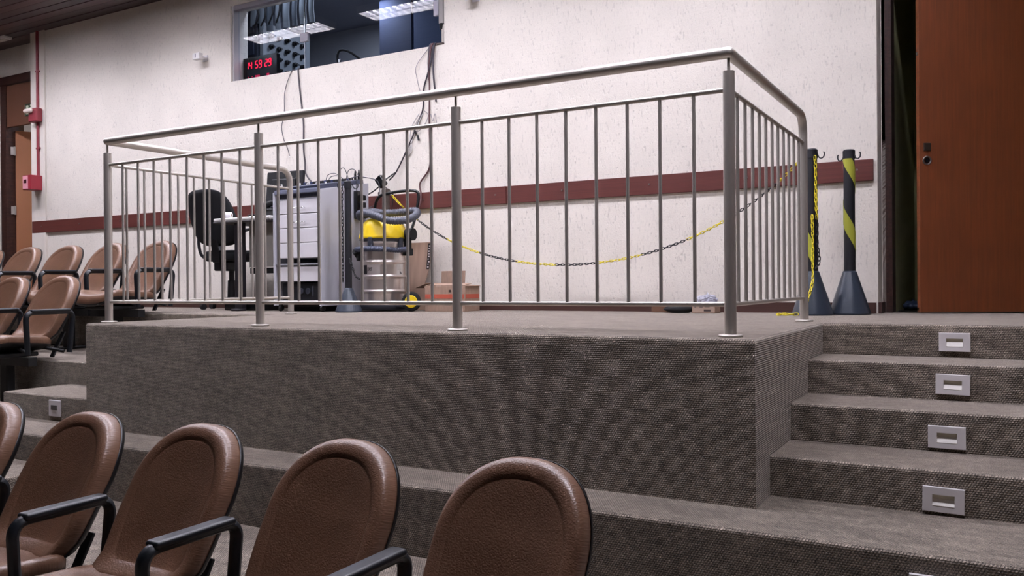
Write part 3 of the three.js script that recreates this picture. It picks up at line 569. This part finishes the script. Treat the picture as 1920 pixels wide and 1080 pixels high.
// ---------------------------------------------------------------- desk, monitor, phone, router, computer
{
  const t = thing('desk', 'grey-topped desk with dark legs left of the drawer unit', 'desk', [-4.7, 0, -2.25]);
  mesh('top', rbox(0.68, 0.032, 0.62, 0.012, 0, 0.785, 0), std(0xcfcdc9, 0.45), t);
  mesh('edge_trim', rbox(0.684, 0.016, 0.624, 0.006, 0, 0.764, 0), std(0x3a3638, 0.5), t);
  mesh('front_panel', box(0.36, 0.38, 0.018, 0.15, 0.565, 0.18), std(0x8d8983, 0.6), t);
  mesh('crossbar', rbox(0.34, 0.05, 0.03, 0.004, 0.13, 0.345, 0.16), blackMatte, t);
  mesh('leg', [rbox(0.085, 0.76, 0.05, 0.004, -0.06, 0.38, 0.265), rbox(0.1, 0.02, 0.08, 0.005, -0.06, 0.01, 0.29)], std(0x17131a, 0.5), t);
  mesh('leg', [rbox(0.05, 0.76, 0.05, 0.004, 0.3, 0.38, -0.24), rbox(0.05, 0.03, 0.3, 0.005, 0.3, 0.03, -0.2)], std(0x17131a, 0.5), t);

  const rl = thing('paper_roll', 'white rounded roll lying at the left end of desk', 'roll', [-4.93, 0.801, -2.0]);
  mesh('roll', at(lathe([[0.012, -0.04], [0.026, -0.04], [0.028, -0.037], [0.028, 0.037], [0.026, 0.04], [0.012, 0.04]], 28), 0, 0.028, 0, 0, 0.4, Math.PI / 2 - 0.0), white, rl); mesh('core', at(cyl(0.012, 0.012, 0.078), 0, 0.028, 0, 0, 0.4, Math.PI / 2), std(0x9a8468, 0.8), rl);

  const mo = thing('computer_monitor', 'black flat monitor seen from behind on the desk', 'monitor', [-4.69, 0.801, -2.42], 0.12);
  mesh('casing', rbox(0.4, 0.33, 0.035, 0.012, 0.03, 0.275, 0, -0.1), blackMatte, mo);
  mesh('back_cover', rbox(0.26, 0.2, 0.03, 0.012, 0.03, 0.27, 0.028, -0.1), black, mo);
  mesh('stand', [rbox(0.07, 0.2, 0.03, 0.006, 0.02, 0.11, 0.03, -0.05), lathe([[0, 0], [0.11, 0], [0.11, 0.008], [0.04, 0.02], [0, 0.02]], 30).translate(0.02, 0, 0.02)], blackMatte, mo);
  const ph = thing('desk_phone', 'black desk phone and stand in front of the monitor', 'phone', [-4.52, 0.816, -2.14], 0.3);
  mesh('body', rbox(0.19, 0.06, 0.2, 0.012, 0, 0.045, 0, 0.25), blackGloss, ph); mesh('handset', [rbox(0.05, 0.04, 0.21, 0.015, -0.06, 0.1, 0, 0.25), cyl(0.028, 0.03, 0.02, -0.06, 0.085, 0.08, 0.25), cyl(0.028, 0.03, 0.02, -0.06, 0.1, -0.08, 0.25)], black, ph);
  mesh('keypad', box(0.08, 0.004, 0.09, 0.04, 0.077, 0.02, 0.25), std(0x2e323a, 0.4), ph);
  const ro = thing('wireless_router', 'small black router with a slanting antenna on the desk', 'router', [-4.745, 0.801, -2.16]);
  mesh('body', rbox(0.13, 0.035, 0.1, 0.008, 0, 0.018, 0), blackGloss, ro); mesh('antenna', bar([-0.05, 0.03, -0.03], [0.015, 0.14, -0.05], 0.005, 8), black, ro); mesh('indicator', box(0.02, 0.006, 0.003, -0.02, 0.02, 0.05), whitePlastic, ro);
  const pc = thing('computer_case', 'flat black computer case lying on floor under the desk', 'computer', [-4.82, 0, -2.15]);
  mesh('case', rbox(0.4, 0.085, 0.32, 0.006, 0, 0.045, -0.05), black, pc); mesh('front_panel', rbox(0.38, 0.06, 0.012, 0.003, 0, 0.045, 0.112), blackGloss, pc); mesh('foot', [cyl(0.012, 0.012, 0.006, -0.18, 0.003, 0.06), cyl(0.012, 0.012, 0.006, 0.18, 0.003, 0.06)], blackMatte, pc);
}

// ---------------------------------------------------------------- office chair
{
  const t = thing('office_chair', 'black fabric swivel office chair with rounded back, seen from behind', 'chair', [-5.34, 0, -2.36], 0.1);
  const fab = std(0x15161b, 0.9), pl = std(0x0d0d11, 0.5);
  const out = []; for (let i = 0; i < 40; i++) { const a = i / 40 * 2 * Math.PI, c = Math.cos(a), s = Math.sin(a), e = 0.55; const y = 0.262 * Math.sign(s) * Math.pow(Math.abs(s), e); out.push([(0.262 - 0.03 * (y > 0 ? y / 0.262 : 0)) * Math.sign(c) * Math.pow(Math.abs(c), e), y]); }
  const lean = 0.34, wz = (x, y, h) => [x, 0.83 + y * Math.cos(lean) + h * Math.sin(lean), 0.2 + y * Math.sin(lean) + h * Math.cos(lean) - 0.5 * x * x];
  mesh('backrest', [padGeo(out, [0, 0], [[0.98, -0.02], [1, -0.005], [1, 0.02], [0.96, 0.035], [0.8, 0.045], [0.3, 0.05]], wz), padGeo(out, [0, 0], [[0.98, -0.02], [0.9, -0.045], [0.5, -0.05]], wz)], fab, t);
  const so = []; for (let i = 0; i < 36; i++) { const a = i / 36 * 2 * Math.PI, c = Math.cos(a), s = Math.sin(a), e = 0.5; so.push([0.22 * Math.sign(c) * Math.pow(Math.abs(c), e), 0.21 * Math.sign(s) * Math.pow(Math.abs(s), e)]); }
  const sw = (x, y, h) => [x, 0.49 + h, -y - 0.08];
  mesh('seat', [padGeo(so, [0, 0], [[0.97, -0.03], [1, -0.01], [1, 0.02], [0.95, 0.045], [0.8, 0.055], [0.3, 0.05]], sw), padGeo(so, [0, 0], [[0.97, -0.03], [0.9, -0.045], [0.3, -0.05]], sw)], fab, t);
  mesh('back_bracket', rbox(0.08, 0.34, 0.018, 0.006, 0, 0.6, 0.155, 0.12), pl, t);
  mesh('mechanism', rbox(0.16, 0.09, 0.22, 0.015, 0, 0.4, -0.02), pl, t);
  for (const s of [-1, 1]) mesh('armrest', tube([[s * 0.2, 0.46, 0.02], [s * 0.26, 0.52, 0.06], [s * 0.265, 0.68, 0.08], [s * 0.265, 0.73, 0.02], [s * 0.265, 0.735, -0.14], [s * 0.255, 0.69, -0.2], [s * 0.25, 0.54, -0.17], [s * 0.2, 0.46, -0.14]], 0.015, 40, 8), std(0x33343b, 0.5), t);
  mesh('column', [cyl(0.025, 0.025, 0.2, 0, 0.28, -0.06), cyl(0.036, 0.042, 0.2, 0, 0.17, -0.06)], pl, t);
  const base = mesh('star_base', [0, 1, 2, 3, 4].map(i => { const a = i * 2 * Math.PI / 5 + 0.5; return at(rbox(0.28, 0.028, 0.05, 0.01, 0.14, 0, 0, 0, 0, -0.12), 0, 0.085, -0.06, 0, a); }), pl, t);
  for (let i = 0; i < 5; i++) { const a = i * 2 * Math.PI / 5 + 0.5; mesh('castor', [at(cyl(0.027, 0.027, 0.016, 0, 0, 0.012, Math.PI / 2), 0.27 * Math.cos(a), 0.028, -0.06 - 0.27 * Math.sin(a), 0, a), at(cyl(0.027, 0.027, 0.016, 0, 0, -0.012, Math.PI / 2), 0.27 * Math.cos(a), 0.028, -0.06 - 0.27 * Math.sin(a), 0, a)], blackMatte, base); }
}

// ---------------------------------------------------------------- wet-and-dry vacuum cleaner
{
  const t = thing('vacuum_cleaner', 'wet and dry vacuum cleaner with yellow head and steel drum', 'vacuum cleaner', [-3.48, 0, -2.32]);
  mesh('base', lathe([[0, 0.012], [0.19, 0.012], [0.21, 0.02], [0.215, 0.045], [0.208, 0.075], [0.195, 0.085], [0, 0.085]], 40), std(0x252832, 0.5), t);
  const k0 = 0.9, prof = [[0, 0.075], [0.19, 0.075], [0.194, 0.09]];
  for (const y of [0.16, 0.28, 0.395]) prof.push([0.197, y - 0.022], [0.197, y - 0.012], [0.206, y - 0.006], [0.206, y + 0.006], [0.197, y + 0.012], [0.197, y + 0.022]);
  prof.push([0.197, 0.54], [0.204, 0.55], [0.204, 0.565], [0, 0.565]);
  mesh('drum', lathe(prof.map(p => [p[0] * k0, p[1]]), 56), drumSteel, t);
  mesh('collar', lathe([[0.205, 0.562], [0.222, 0.566], [0.228, 0.572], [0.228, 0.59], [0.222, 0.6], [0, 0.6]].map(p => [p[0] * 0.83, p[1]]), 48), std(0x3a3a42, 0.5), t);
  const head = lathe([[0.23, 0.585], [0.236, 0.59], [0.236, 0.605], [0.225, 0.63], [0.21, 0.68], [0.19, 0.715], [0.15, 0.745], [0.1, 0.76], [0, 0.765]].map(p => [p[0] * 0.83, p[1]]), 48);
  const hp = head.attributes.position; for (let i = 0; i < hp.count; i++) if (hp.getY(i) > 0.66) { const a = Math.atan2(hp.getZ(i), hp.getX(i)), k = 1 + 0.045 * Math.sign(Math.sin(a * 5)) * Math.min(1, Math.abs(Math.sin(a * 5)) * 3); hp.setX(i, hp.getX(i) * k); hp.setZ(i, hp.getZ(i) * k); }
  head.computeVertexNormals();
  const hd = mesh('head', head, yellowPlastic, t);
  mesh('switch', rbox(0.03, 0.012, 0.012, 0.003, -0.1, 0.66, 0.151, 0, -0.55), blackGloss, hd);
  for (const a of [0.35, 1.75]) mesh('latch', at(rbox(0.045, 0.09, 0.026, 0.008, 0, 0, 0.187), 0, 0.55, 0, 0, a - 0.25), std(0x33363f, 0.5), t);
  // printed label: the legible end of a word, a warning panel
  const cv = document.createElement('canvas'); cv.width = 512; cv.height = 128; const c2 = cv.getContext('2d');
  c2.fillStyle = '#b9b1ae'; c2.fillRect(0, 0, 512, 128); c2.fillStyle = '#1c171c'; c2.fillRect(0, 6, 150, 116); c2.font = 'bold 92px sans-serif'; c2.fillText('per', 160, 84); c2.font = '18px sans-serif';
  const tx = new THREE.CanvasTexture(cv); tx.colorSpace = THREE.SRGBColorSpace;
  mesh('drum_label', new THREE.CylinderGeometry(0.1787, 0.1787, 0.078, 24, 1, true, -0.42, 0.95).translate(0, 0.337, 0), std(0xffffff, 0.35, { map: tx, metalness: 0.3 }), t);
  const cw = document.createElement('canvas'); cw.width = 128; cw.height = 256; const c3 = cw.getContext('2d');
  c3.fillStyle = '#c9c4bf'; c3.fillRect(0, 0, 128, 256); c3.fillStyle = '#5d5656'; c3.beginPath(); c3.moveTo(60, 150); c3.lineTo(112, 220); c3.lineTo(60, 220); c3.fill(); c3.fillStyle = '#9a9592'; for (let i = 0; i < 9; i++) c3.fillRect(14, 20 + i * 14, 90 - (i * 37 % 40), 5);
  const ty = new THREE.CanvasTexture(cw); ty.colorSpace = THREE.SRGBColorSpace;
  mesh('warning_label', new THREE.CylinderGeometry(0.1787, 0.1787, 0.098, 12, 1, true, 1.3, 0.4).translate(0, 0.337, 0), std(0xffffff, 0.5, { map: ty }), t);
  mesh('warning_label', new THREE.CylinderGeometry(0.1787, 0.1787, 0.09, 12, 1, true, 1.15, 0.3).translate(0, 0.46, 0), std(0xc9c4bf, 0.5), t);
  // push handle
  mesh('push_handle', tube([[-0.23, 0.56, -0.15], [-0.24, 0.75, -0.18], [-0.235, 0.9, -0.2], [-0.19, 0.965, -0.2], [-0.1, 0.985, -0.2], [0.08, 0.995, -0.2], [0.19, 0.985, -0.2], [0.215, 0.94, -0.2], [0.21, 0.8, -0.17], [0.215, 0.7, -0.12], [0.205, 0.6, -0.07]], 0.0125, 90, 10), blackGloss, t);
  mesh('push_bracket', [rbox(0.05, 0.16, 0.05, 0.012, 0.205, 0.58, -0.06), rbox(0.05, 0.06, 0.09, 0.01, 0.19, 0.48, -0.08), cyl(0.05, 0.05, 0.06, 0.24, 0.62, -0.05, 0, 0, Math.PI / 2)], blackMatte, t);
  // hose wound over the head and round the drum, ribbed
  const ribbed = (pts, r, n) => { const cu = new THREE.CatmullRomCurve3(pts.map(p => V(...p)), false, 'catmullrom', 0.5), g = new THREE.TubeGeometry(cu, n, r, 10, false), P = g.attributes.position; for (let i = 0; i <= n; i++) { const c = cu.getPointAt(i / n), k = i % 4 < 2 ? 1.05 : 0.93; for (let j = 0; j <= 10; j++) { const q = i * 11 + j; P.setXYZ(q, c.x + (P.getX(q) - c.x) * k, c.y + (P.getY(q) - c.y) * k, c.z + (P.getZ(q) - c.z) * k); } } g.computeVertexNormals(); return g; };
  mesh('hose', ribbed([[-0.255, 0.78, -0.02], [-0.2, 0.8, 0.05], [-0.08, 0.795, 0.12], [0.06, 0.765, 0.17], [0.2, 0.72, 0.18], [0.31, 0.72, 0.12], [0.34, 0.76, 0.02], [0.27, 0.81, -0.08], [0.12, 0.8, -0.04], [0.0, 0.8, 0.02], [-0.12, 0.815, 0.0], [-0.23, 0.8, -0.06]], 0.03, 300), hoseGrey, t);
  mesh('hose', ribbed([[-0.18, 0.5, 0.12], [-0.09, 0.5, 0.2], [0.04, 0.5, 0.215], [0.15, 0.495, 0.17], [0.21, 0.49, 0.08], [0.225, 0.5, -0.03]], 0.021, 160), std(0x3d4356, 0.5), t);
  mesh('inlet', [cyl(0.032, 0.036, 0.07, -0.14, 0.47, 0.15, 0.9, -0.6, 0), rbox(0.09, 0.09, 0.03, 0.01, -0.135, 0.455, 0.145, 0, -0.75)], blackMatte, t);
  mesh('accessory_clip', new THREE.SphereGeometry(0.014, 12, 8).translate(-0.225, 0.5, 0.07), whitePlastic, t);
  for (const s of [1]) {
    const wm = mesh('wheel', at(lathe([[0, -0.02], [0.06, -0.02], [0.075, -0.012], [0.078, 0], [0.075, 0.012], [0.06, 0.02], [0, 0.02]], 36), 0.335, 0.079, 0.075, Math.PI / 2, 0, -0.55), blackMatte, t);
    mesh('hub', at(lathe([[0, 0.0], [0.05, 0.0], [0.05, 0.02], [0.045, 0.026], [0, 0.026]], 30), 0.335, 0.079, 0.077, Math.PI / 2, 0, -0.55), yellowPlastic, wm);
  }
  mesh('axle', [bar([0.1, 0.06, 0.02], [0.34, 0.07, 0.06], 0.012), rbox(0.16, 0.03, 0.08, 0.01, 0.24, 0.05, 0.05)], std(0x3a3d48, 0.5), t);
}

// ---------------------------------------------------------------- cartons, bag and odds and ends by the wall
const cbn = noiseGrid(256, [40, 4], 71);
const cardMap = dataTex(256, (x, y, i) => { const k = 0.94 + 0.12 * (cbn[i] - 0.5); return [0.66 * k, 0.55 * k, 0.475 * k]; }, true);
const card = std(0xffffff, 0.85, { map: cardMap }), cardDark = std(0x7a6152, 0.9);
{
  // the big open carton with a red printed stripe
  const t = thing('cardboard_box', 'worn open cardboard box with a red stripe beside the vacuum', 'box', [-2.9, 0, -2.46], 0.06);
  const W = 0.36, H = 0.2, D = 0.24;
  mesh('side', rbox(W, H, 0.006, 0.002, 0, H / 2, D / 2), card, t); mesh('side', rbox(W, H, 0.006, 0.002, 0, H / 2, -D / 2), card, t);
  mesh('side', rbox(0.006, H, D, 0.002, -W / 2, H / 2, 0), card, t); mesh('side', rbox(0.006, H, D, 0.002, W / 2, H / 2, 0), card, t);
  mesh('bottom', box(W, 0.006, D, 0, 0.004, 0), cardDark, t);
  mesh('flap', rbox(W * 0.96, 0.005, 0.13, 0.002, 0.0, H + 0.012, 0.055, 0.12), card, t);
  mesh('flap', rbox(0.11, 0.005, D, 0.002, -W / 2 - 0.04, H + 0.005, 0, 0, 0, 0.35), card, t);
  mesh('flap', rbox(W * 0.62, 0.125, 0.005, 0.002, -0.06, H + 0.06, -D / 2, -0.08), card, t);
  mesh('flap', rbox(0.1, 0.005, D * 0.9, 0.002, W / 2 - 0.03, H + 0.004, 0, 0, 0, -0.1), card, t);
  mesh('printed_stripe', box(W * 0.98, 0.035, 0.001, 0, 0.118, D / 2 + 0.0036), std(0xb4553f, 0.8), t);
  mesh('printed_stripe', box(0.001, 0.035, D * 0.9, W / 2 + 0.0036, 0.118, 0), std(0xb4553f, 0.8), t);
  mesh('hole', [box(0.016, 0.035, 0.001, W / 2 - 0.06, 0.16, D / 2 + 0.0036), box(0.02, 0.02, 0.001, W / 2 - 0.13, 0.16, D / 2 + 0.0036)], std(0x3a2a22, 0.9), t);

  // tall flattened carton leaning on the wall, dark printing along its right edge
  const f = thing('cardboard_sheet', 'tall flattened cardboard leaning on the wall behind vacuum', 'cardboard', [-3.34, 0, -2.63], 0.0);
  const S = new THREE.Shape([new THREE.Vector2(-0.16, 0), new THREE.Vector2(0.1, 0), new THREE.Vector2(0.03, 0.2), new THREE.Vector2(0.07, 0.36), new THREE.Vector2(0.085, 0.575), new THREE.Vector2(-0.16, 0.575)]);
  const g = new THREE.ExtrudeGeometry(S, { depth: 0.008, bevelEnabled: false }); g.rotateX(-0.13); mesh('sheet', g, card, f);
  const cv = document.createElement('canvas'); cv.width = 256; cv.height = 64; const c = cv.getContext('2d'); c.fillStyle = '#231a1c'; c.fillRect(0, 0, 256, 64); c.fillStyle = '#c9c0bd'; for (let i = 0; i < 9; i++) c.fillRect(14 + i * 26, 14 + (i % 3) * 6, 14, 34 - (i % 2) * 12);
  const tx = new THREE.CanvasTexture(cv); tx.colorSpace = THREE.SRGBColorSpace;
  const pg = new THREE.PlaneGeometry(0.22, 0.03); pg.rotateZ(Math.PI / 2); pg.translate(0.058, 0.455, 0.0092); pg.rotateX(-0.13); mesh('printed_strip', pg, std(0xffffff, 0.8, { map: tx }), f);

  // small carton with dark printing
  const b = thing('small_carton', 'small brown carton with dark printing near the corner post', 'box', [-0.86, 0, -2.54], 0.0);
  mesh('body', rbox(0.16, 0.055, 0.13, 0.004, 0, 0.028, 0), card, b);
  const c1 = document.createElement('canvas'); c1.width = 128; c1.height = 48; const q = c1.getContext('2d'); q.fillStyle = '#a08a7a'; q.fillRect(0, 0, 128, 48); q.fillStyle = '#3a2c28'; q.font = 'bold 24px sans-serif'; q.fillRect(66, 26, 42, 14); q.fillRect(40, 4, 20, 8); q.fillRect(8, 6, 10, 6); q.fillRect(72, 4, 30, 6);
  const t1 = new THREE.CanvasTexture(c1); t1.colorSpace = THREE.SRGBColorSpace; mesh('print', new THREE.PlaneGeometry(0.145, 0.046).translate(0, 0.028, 0.0658), std(0xffffff, 0.8, { map: t1 }), b);
  mesh('tape', box(0.03, 0.001, 0.132, 0, 0.0558, 0), std(0x9a7f5c, 0.4), b);
  // crumpled clear bag on it
  const bag = thing('plastic_bag', 'crumpled clear plastic bag on the small carton', 'bag', [-0.86, 0.057, -2.55]);
  const bgm = new THREE.IcosahedronGeometry(1, 6), P = bgm.attributes.position;
  for (let i = 0; i < P.count; i++) { const x = P.getX(i), y = P.getY(i), z = P.getZ(i), h = Math.sin(Math.round(x * 900) * 12.9898 + Math.round(y * 900) * 78.233 + Math.round(z * 900) * 37.719) * 43758.5453, k = 0.86 + 0.3 * (h - Math.floor(h)) + 0.12 * Math.sin(5 * x + 3 * z); P.setXYZ(i, x * 0.072 * k, Math.max(0.002, 0.032 + y * 0.034 * k), z * 0.056 * k); }
  bgm.computeVertexNormals();
  mesh('film', bgm, new THREE.MeshPhysicalMaterial({ color: 0xd6d7e2, roughness: 0.25, transmission: 0.45, thickness: 0, ior: 1.4, flatShading: true }), bag); mesh('knot', at(new THREE.ConeGeometry(0.012, 0.03, 8), 0.01, 0.075, 0.01, 0.3), std(0xcfd0dc, 0.4), bag);
  // black bag and brown wedge next to it
  const kb = thing('black_pouch', 'small slumped black pouch on floor left of small carton', 'pouch', [-1.055, 0, -2.52]);
  const kg = new THREE.SphereGeometry(1, 28, 18), K = kg.attributes.position; for (let i = 0; i < K.count; i++) { const x = K.getX(i), y = K.getY(i), z = K.getZ(i), s = 0.5 + 0.5 * Math.min(1, (x + 1) * 0.9); K.setXYZ(i, x * 0.105, Math.max(0.001, 0.026 + y * 0.036 * s), z * 0.07); } kg.computeVertexNormals();
  mesh('body', kg, blackMatte, kb); mesh('zip', tube([[-0.08, 0.038, 0.04], [0, 0.056, 0.035], [0.08, 0.06, 0.03]], 0.003, 16, 6), charcoal, kb);
  const wd = thing('wood_offcut', 'brown wood offcut on floor left of the black pouch', 'offcut', [-1.19, 0, -2.62]);
  mesh('block', rbox(0.17, 0.05, 0.06, 0.003, 0, 0.026, 0), std(0x6a4a36, 0.7), wd);
}

// ---------------------------------------------------------------- cables on the wall
{
  const z = WALL + 0.008;
  const t1 = thing('wall_cable', 'thick dark cable from the window joint down to the console', 'cable');
  mesh('cable', tube([[-4.8, 2.25, z - 0.03], [-4.795, 2.225, z], [-4.77, 2.0, z], [-4.735, 1.75, z], [-4.735, 1.5, z], [-4.72, 1.36, z], [-4.69, 1.25, z + 0.02], [-4.55, 1.13, z + 0.05], [-4.3, 1.085, -2.5]], 0.0075, 80, 8), std(0x4c464a, 0.6), t1);
  mesh('plug', cyl(0.01, 0.012, 0.04, -4.29, 1.09, -2.49, 0.4, 0, 0.6), blackMatte, t1);
  const t2 = thing('wall_cable', 'thin loose wire dangling left of the thick cable', 'cable');
  mesh('wire', tube([[-4.87, 2.25, z - 0.03], [-4.885, 2.22, z], [-4.955, 2.05, z + 0.01], [-4.96, 1.85, z + 0.015], [-5.0, 1.72, z + 0.01], [-4.985, 1.6, z], [-4.94, 1.52, z], [-4.905, 1.44, z + 0.01]], 0.0038, 60, 6), std(0x5c565a, 0.6), t2);
  mesh('bare_end', bar([-4.905, 1.44, z + 0.01], [-4.9, 1.425, z + 0.01], 0.002, 6), chrome, t2);
  const t3 = thing('cable_bundle', 'bundle of dark cables hanging from right corner of booth window', 'cables');
  const dk = std(0x37323a, 0.6), rd = std(0x57393a, 0.6), gy = std(0x8d888a, 0.5);
  mesh('cable', tube([[-3.27, 2.26, z - 0.02], [-3.275, 2.22, z + 0.01], [-3.3, 2.05, z + 0.01], [-3.3, 1.9, z], [-3.305, 1.6, z], [-3.3, 1.35, z], [-3.31, 1.2, z], [-3.4, 1.08, z + 0.01], [-3.385, 0.99, z + 0.02], [-3.38, 0.9, z + 0.04], [-3.42, 0.8, z + 0.06]], 0.0075, 90, 8), rd, t3);
  mesh('cable', tube([[-3.25, 2.26, z - 0.02], [-3.255, 2.22, z + 0.012], [-3.275, 2.1, z + 0.012], [-3.32, 1.98, z + 0.008], [-3.36, 1.88, z], [-3.37, 1.72, z], [-3.42, 1.6, z], [-3.52, 1.42, z], [-3.64, 1.2, z + 0.02], [-3.7, 1.12, z + 0.05]], 0.0065, 90, 8), dk, t3);
  mesh('cable', tube([[-3.24, 2.26, z - 0.02], [-3.242, 2.22, z + 0.014], [-3.255, 2.05, z + 0.01], [-3.245, 1.85, z], [-3.235, 1.76, z]], 0.0075, 40, 8), dk, t3);
  mesh('cable', tube([[-3.29, 2.26, z - 0.02], [-3.29, 2.22, z + 0.01], [-3.3, 2.1, z + 0.01], [-3.305, 1.95, z]], 0.01, 30, 8), dk, t3);
  mesh('wire', tube([[-3.29, 2.25, z - 0.02], [-3.33, 2.2, z], [-3.43, 2.08, z + 0.01], [-3.43, 1.98, z], [-3.4, 1.87, z]], 0.003, 40, 6), gy, t3);
  for (let i = 0; i < 3; i++) mesh('wire', tube([[-3.37 - 0.02 * i, 1.68, z], [-3.42 - 0.03 * i, 1.58, z + 0.006], [-3.47 - 0.02 * i, 1.48, z], [-3.52 + 0.015 * i, 1.38, z], [-3.55, 1.3, z]], 0.004, 40, 6), std(0xcfcac8, 0.5), t3);
  mesh('wire', tube([[-3.36, 1.7, z], [-3.31, 1.65, z + 0.01], [-3.36, 1.56, z + 0.01], [-3.48, 1.5, z]], 0.003, 40, 6), gy, t3);
  mesh('wire', tube([[-3.29, 1.66, z], [-3.26, 1.6, z + 0.012], [-3.24, 1.66, z + 0.008], [-3.225, 1.58, z + 0.01], [-3.215, 1.52, z]], 0.0035, 40, 6), gy, t3);
  for (const [x, y] of [[-3.45, 1.53], [-3.42, 1.47]]) mesh('connector', rbox(0.014, 0.05, 0.014, 0.003, x, y, z + 0.004, 0, 0, 0.3), charcoal, t3);
  const ad = thing('power_adapter', 'black power adapter hanging in mid-air on a cable above vacuum', 'adapter', [-3.74, 1.105, -2.63]);
  mesh('brick', rbox(0.075, 0.1, 0.05, 0.01, 0, 0, 0, 0, 0, 0.65), blackGloss, ad);
  mesh('lead', tube([[0.035, 0.02, -0.02], [0.06, 0.05, -0.05], [0.09, 0.08, -0.08]], 0.006, 16, 8), black, ad);
  mesh('lead', tube([[-0.01, -0.04, 0.01], [-0.08, -0.085, 0.02], [-0.17, -0.125, 0.04], [-0.24, -0.14, 0.06], [-0.3, -0.12, 0.09]], 0.006, 30, 8), black, ad);
  mesh('lead', tube([[0.03, -0.04, 0.0], [0.07, -0.09, -0.05], [0.07, -0.14, -0.07], [0.05, -0.21, -0.085]], 0.005, 24, 8), std(0x4a4448, 0.5), ad);
  const cl = thing('loose_cable', 'thin grey cable curling off the back corner of the drawer unit', 'cable');
  mesh('cable', tube([[-4.0, 1.12, -2.45], [-3.9, 1.145, -2.5], [-3.79, 1.13, -2.55], [-3.735, 1.1, -2.58], [-3.73, 1.02, -2.6], [-3.74, 0.95, -2.6], [-3.8, 0.9, -2.6], [-3.84, 0.88, -2.58]], 0.004, 60, 6), std(0x55545a, 0.5), cl);
  mesh('plug', cyl(0.007, 0.009, 0.03, -4.01, 1.115, -2.445, 0, 0, 1.2), charcoal, cl);
}

// ---------------------------------------------------------------- red fire alarm conduit, call points, exit sign, detectors
{
  const zp = WALL + 0.03;
  const t = thing('fire_conduit', 'red fire alarm conduit running up the left wall corner', 'conduit');
  mesh('pipe', bar([-8.865, 2.311, zp], [-8.865, CEIL, zp], 0.017, 14), redPaint, t); mesh('pipe', bar([-8.865, 1.526, zp], [-8.865, 2.149, zp], 0.017, 14), redPaint, t);
  for (const y of [2.75, 1.85]) mesh('saddle', rbox(0.07, 0.02, 0.03, 0.004, -8.865, y, zp - 0.005), redPaint, t);
  const b = thing('alarm_box', 'red junction box with a pale strobe halfway up the conduit', 'alarm', [-8.865, 2.23, WALL + 0.02]);
  mesh('body', rbox(0.17, 0.16, 0.075, 0.015, 0, 0, 0.04), redPaint, b); mesh('strobe', at(new THREE.CapsuleGeometry(0.026, 0.1, 6, 14), -0.06, 0.05, 0.09, 0, 0, Math.PI / 2), std(0xe8ddd4, 0.3), b);
  const c = thing('call_point', 'red break-glass call point box at the foot of the conduit', 'call point', [-8.885, 1.44, WALL + 0.02]);
  mesh('body', rbox(0.16, 0.17, 0.14, 0.006, 0, 0, 0.07), std(0x8c2330, 0.4), c); mesh('glass_panel', rbox(0.1, 0.15, 0.006, 0.003, -0.02, 0, 0.142), std(0xd99aa4, 0.35), c); mesh('button', rbox(0.05, 0.042, 0.008, 0.003, -0.02, 0.012, 0.147), std(0x3a0812, 0.4), c);
  const e = thing('exit_sign', 'green and white exit pictogram sign on the far left transom panel', 'sign', [-9.41, 2.41, -2.968]);
  mesh('board', rbox(0.26, 0.15, 0.008, 0.002, 0, 0, 0), std(0x1d3a26, 0.4), e);
  const pic = [box(0.05, 0.11, 0.002, -0.075, 0, 0.005), box(0.006, 0.13, 0.002, -0.12, 0, 0.005), cyl(0.012, 0.012, 0.002, -0.01, 0.045, 0.005, Math.PI / 2), box(0.03, 0.05, 0.002, -0.015, 0.0, 0.005, 0, 0, -0.3), box(0.012, 0.055, 0.002, 0.01, -0.04, 0.005, 0, 0, 0.5), box(0.012, 0.055, 0.002, -0.035, -0.04, 0.005, 0, 0, -0.6), box(0.06, 0.02, 0.002, 0.075, 0, 0.005)];
  mesh('pictogram', pic, std(0xd5dfc4, 0.5), e);
  for (const [x, y, label] of [[-6.07, 2.52, 'small white detector on the wall left of the booth window'], [-2.85, 2.57, 'small white detector on wall right of booth window, cut by picture top']]) {
    const d = thing('motion_detector', label, 'detector', [x, y, WALL]);
    mesh('body', rbox(0.1, 0.065, 0.05, 0.006, 0, 0, 0.085), whitePlastic, d); mesh('arm', rbox(0.03, 0.03, 0.065, 0.005, 0.005, 0, 0.035), whitePlastic, d); mesh('mount', rbox(0.07, 0.06, 0.012, 0.004, 0.02, -0.005, 0.006), white, d); mesh('sensor_slot', rbox(0.012, 0.04, 0.003, 0.001, -0.005, 0.003, 0.111), std(0x77767e, 0.4), d);
  }
  const bl = thing('blue_bag', 'crumpled blue bag on the floor inside the dark doorway', 'bag', [0.36, 0, -3.5]);
  const g = new THREE.SphereGeometry(1, 28, 16), P = g.attributes.position; for (let i = 0; i < P.count; i++) { const x = P.getX(i), y = P.getY(i), z = P.getZ(i), k = 1 + 0.12 * Math.sin(9 * x + 4 * z) + 0.08 * Math.sin(13 * y - 5 * x); P.setXYZ(i, x * 0.07 * k, Math.max(0.001, 0.03 + y * 0.036 * k), z * 0.11 * k); } g.computeVertexNormals();
  mesh('film', g, std(0x41506e, 0.35), bl); mesh('tie', at(new THREE.ConeGeometry(0.012, 0.03, 8), 0.0, 0.07, 0.03, 0.5), std(0x4d5e80, 0.4), bl);
}

scene.traverse(o => { if (o.userData.n) delete o.userData.n; });
renderer.render(scene, camera);
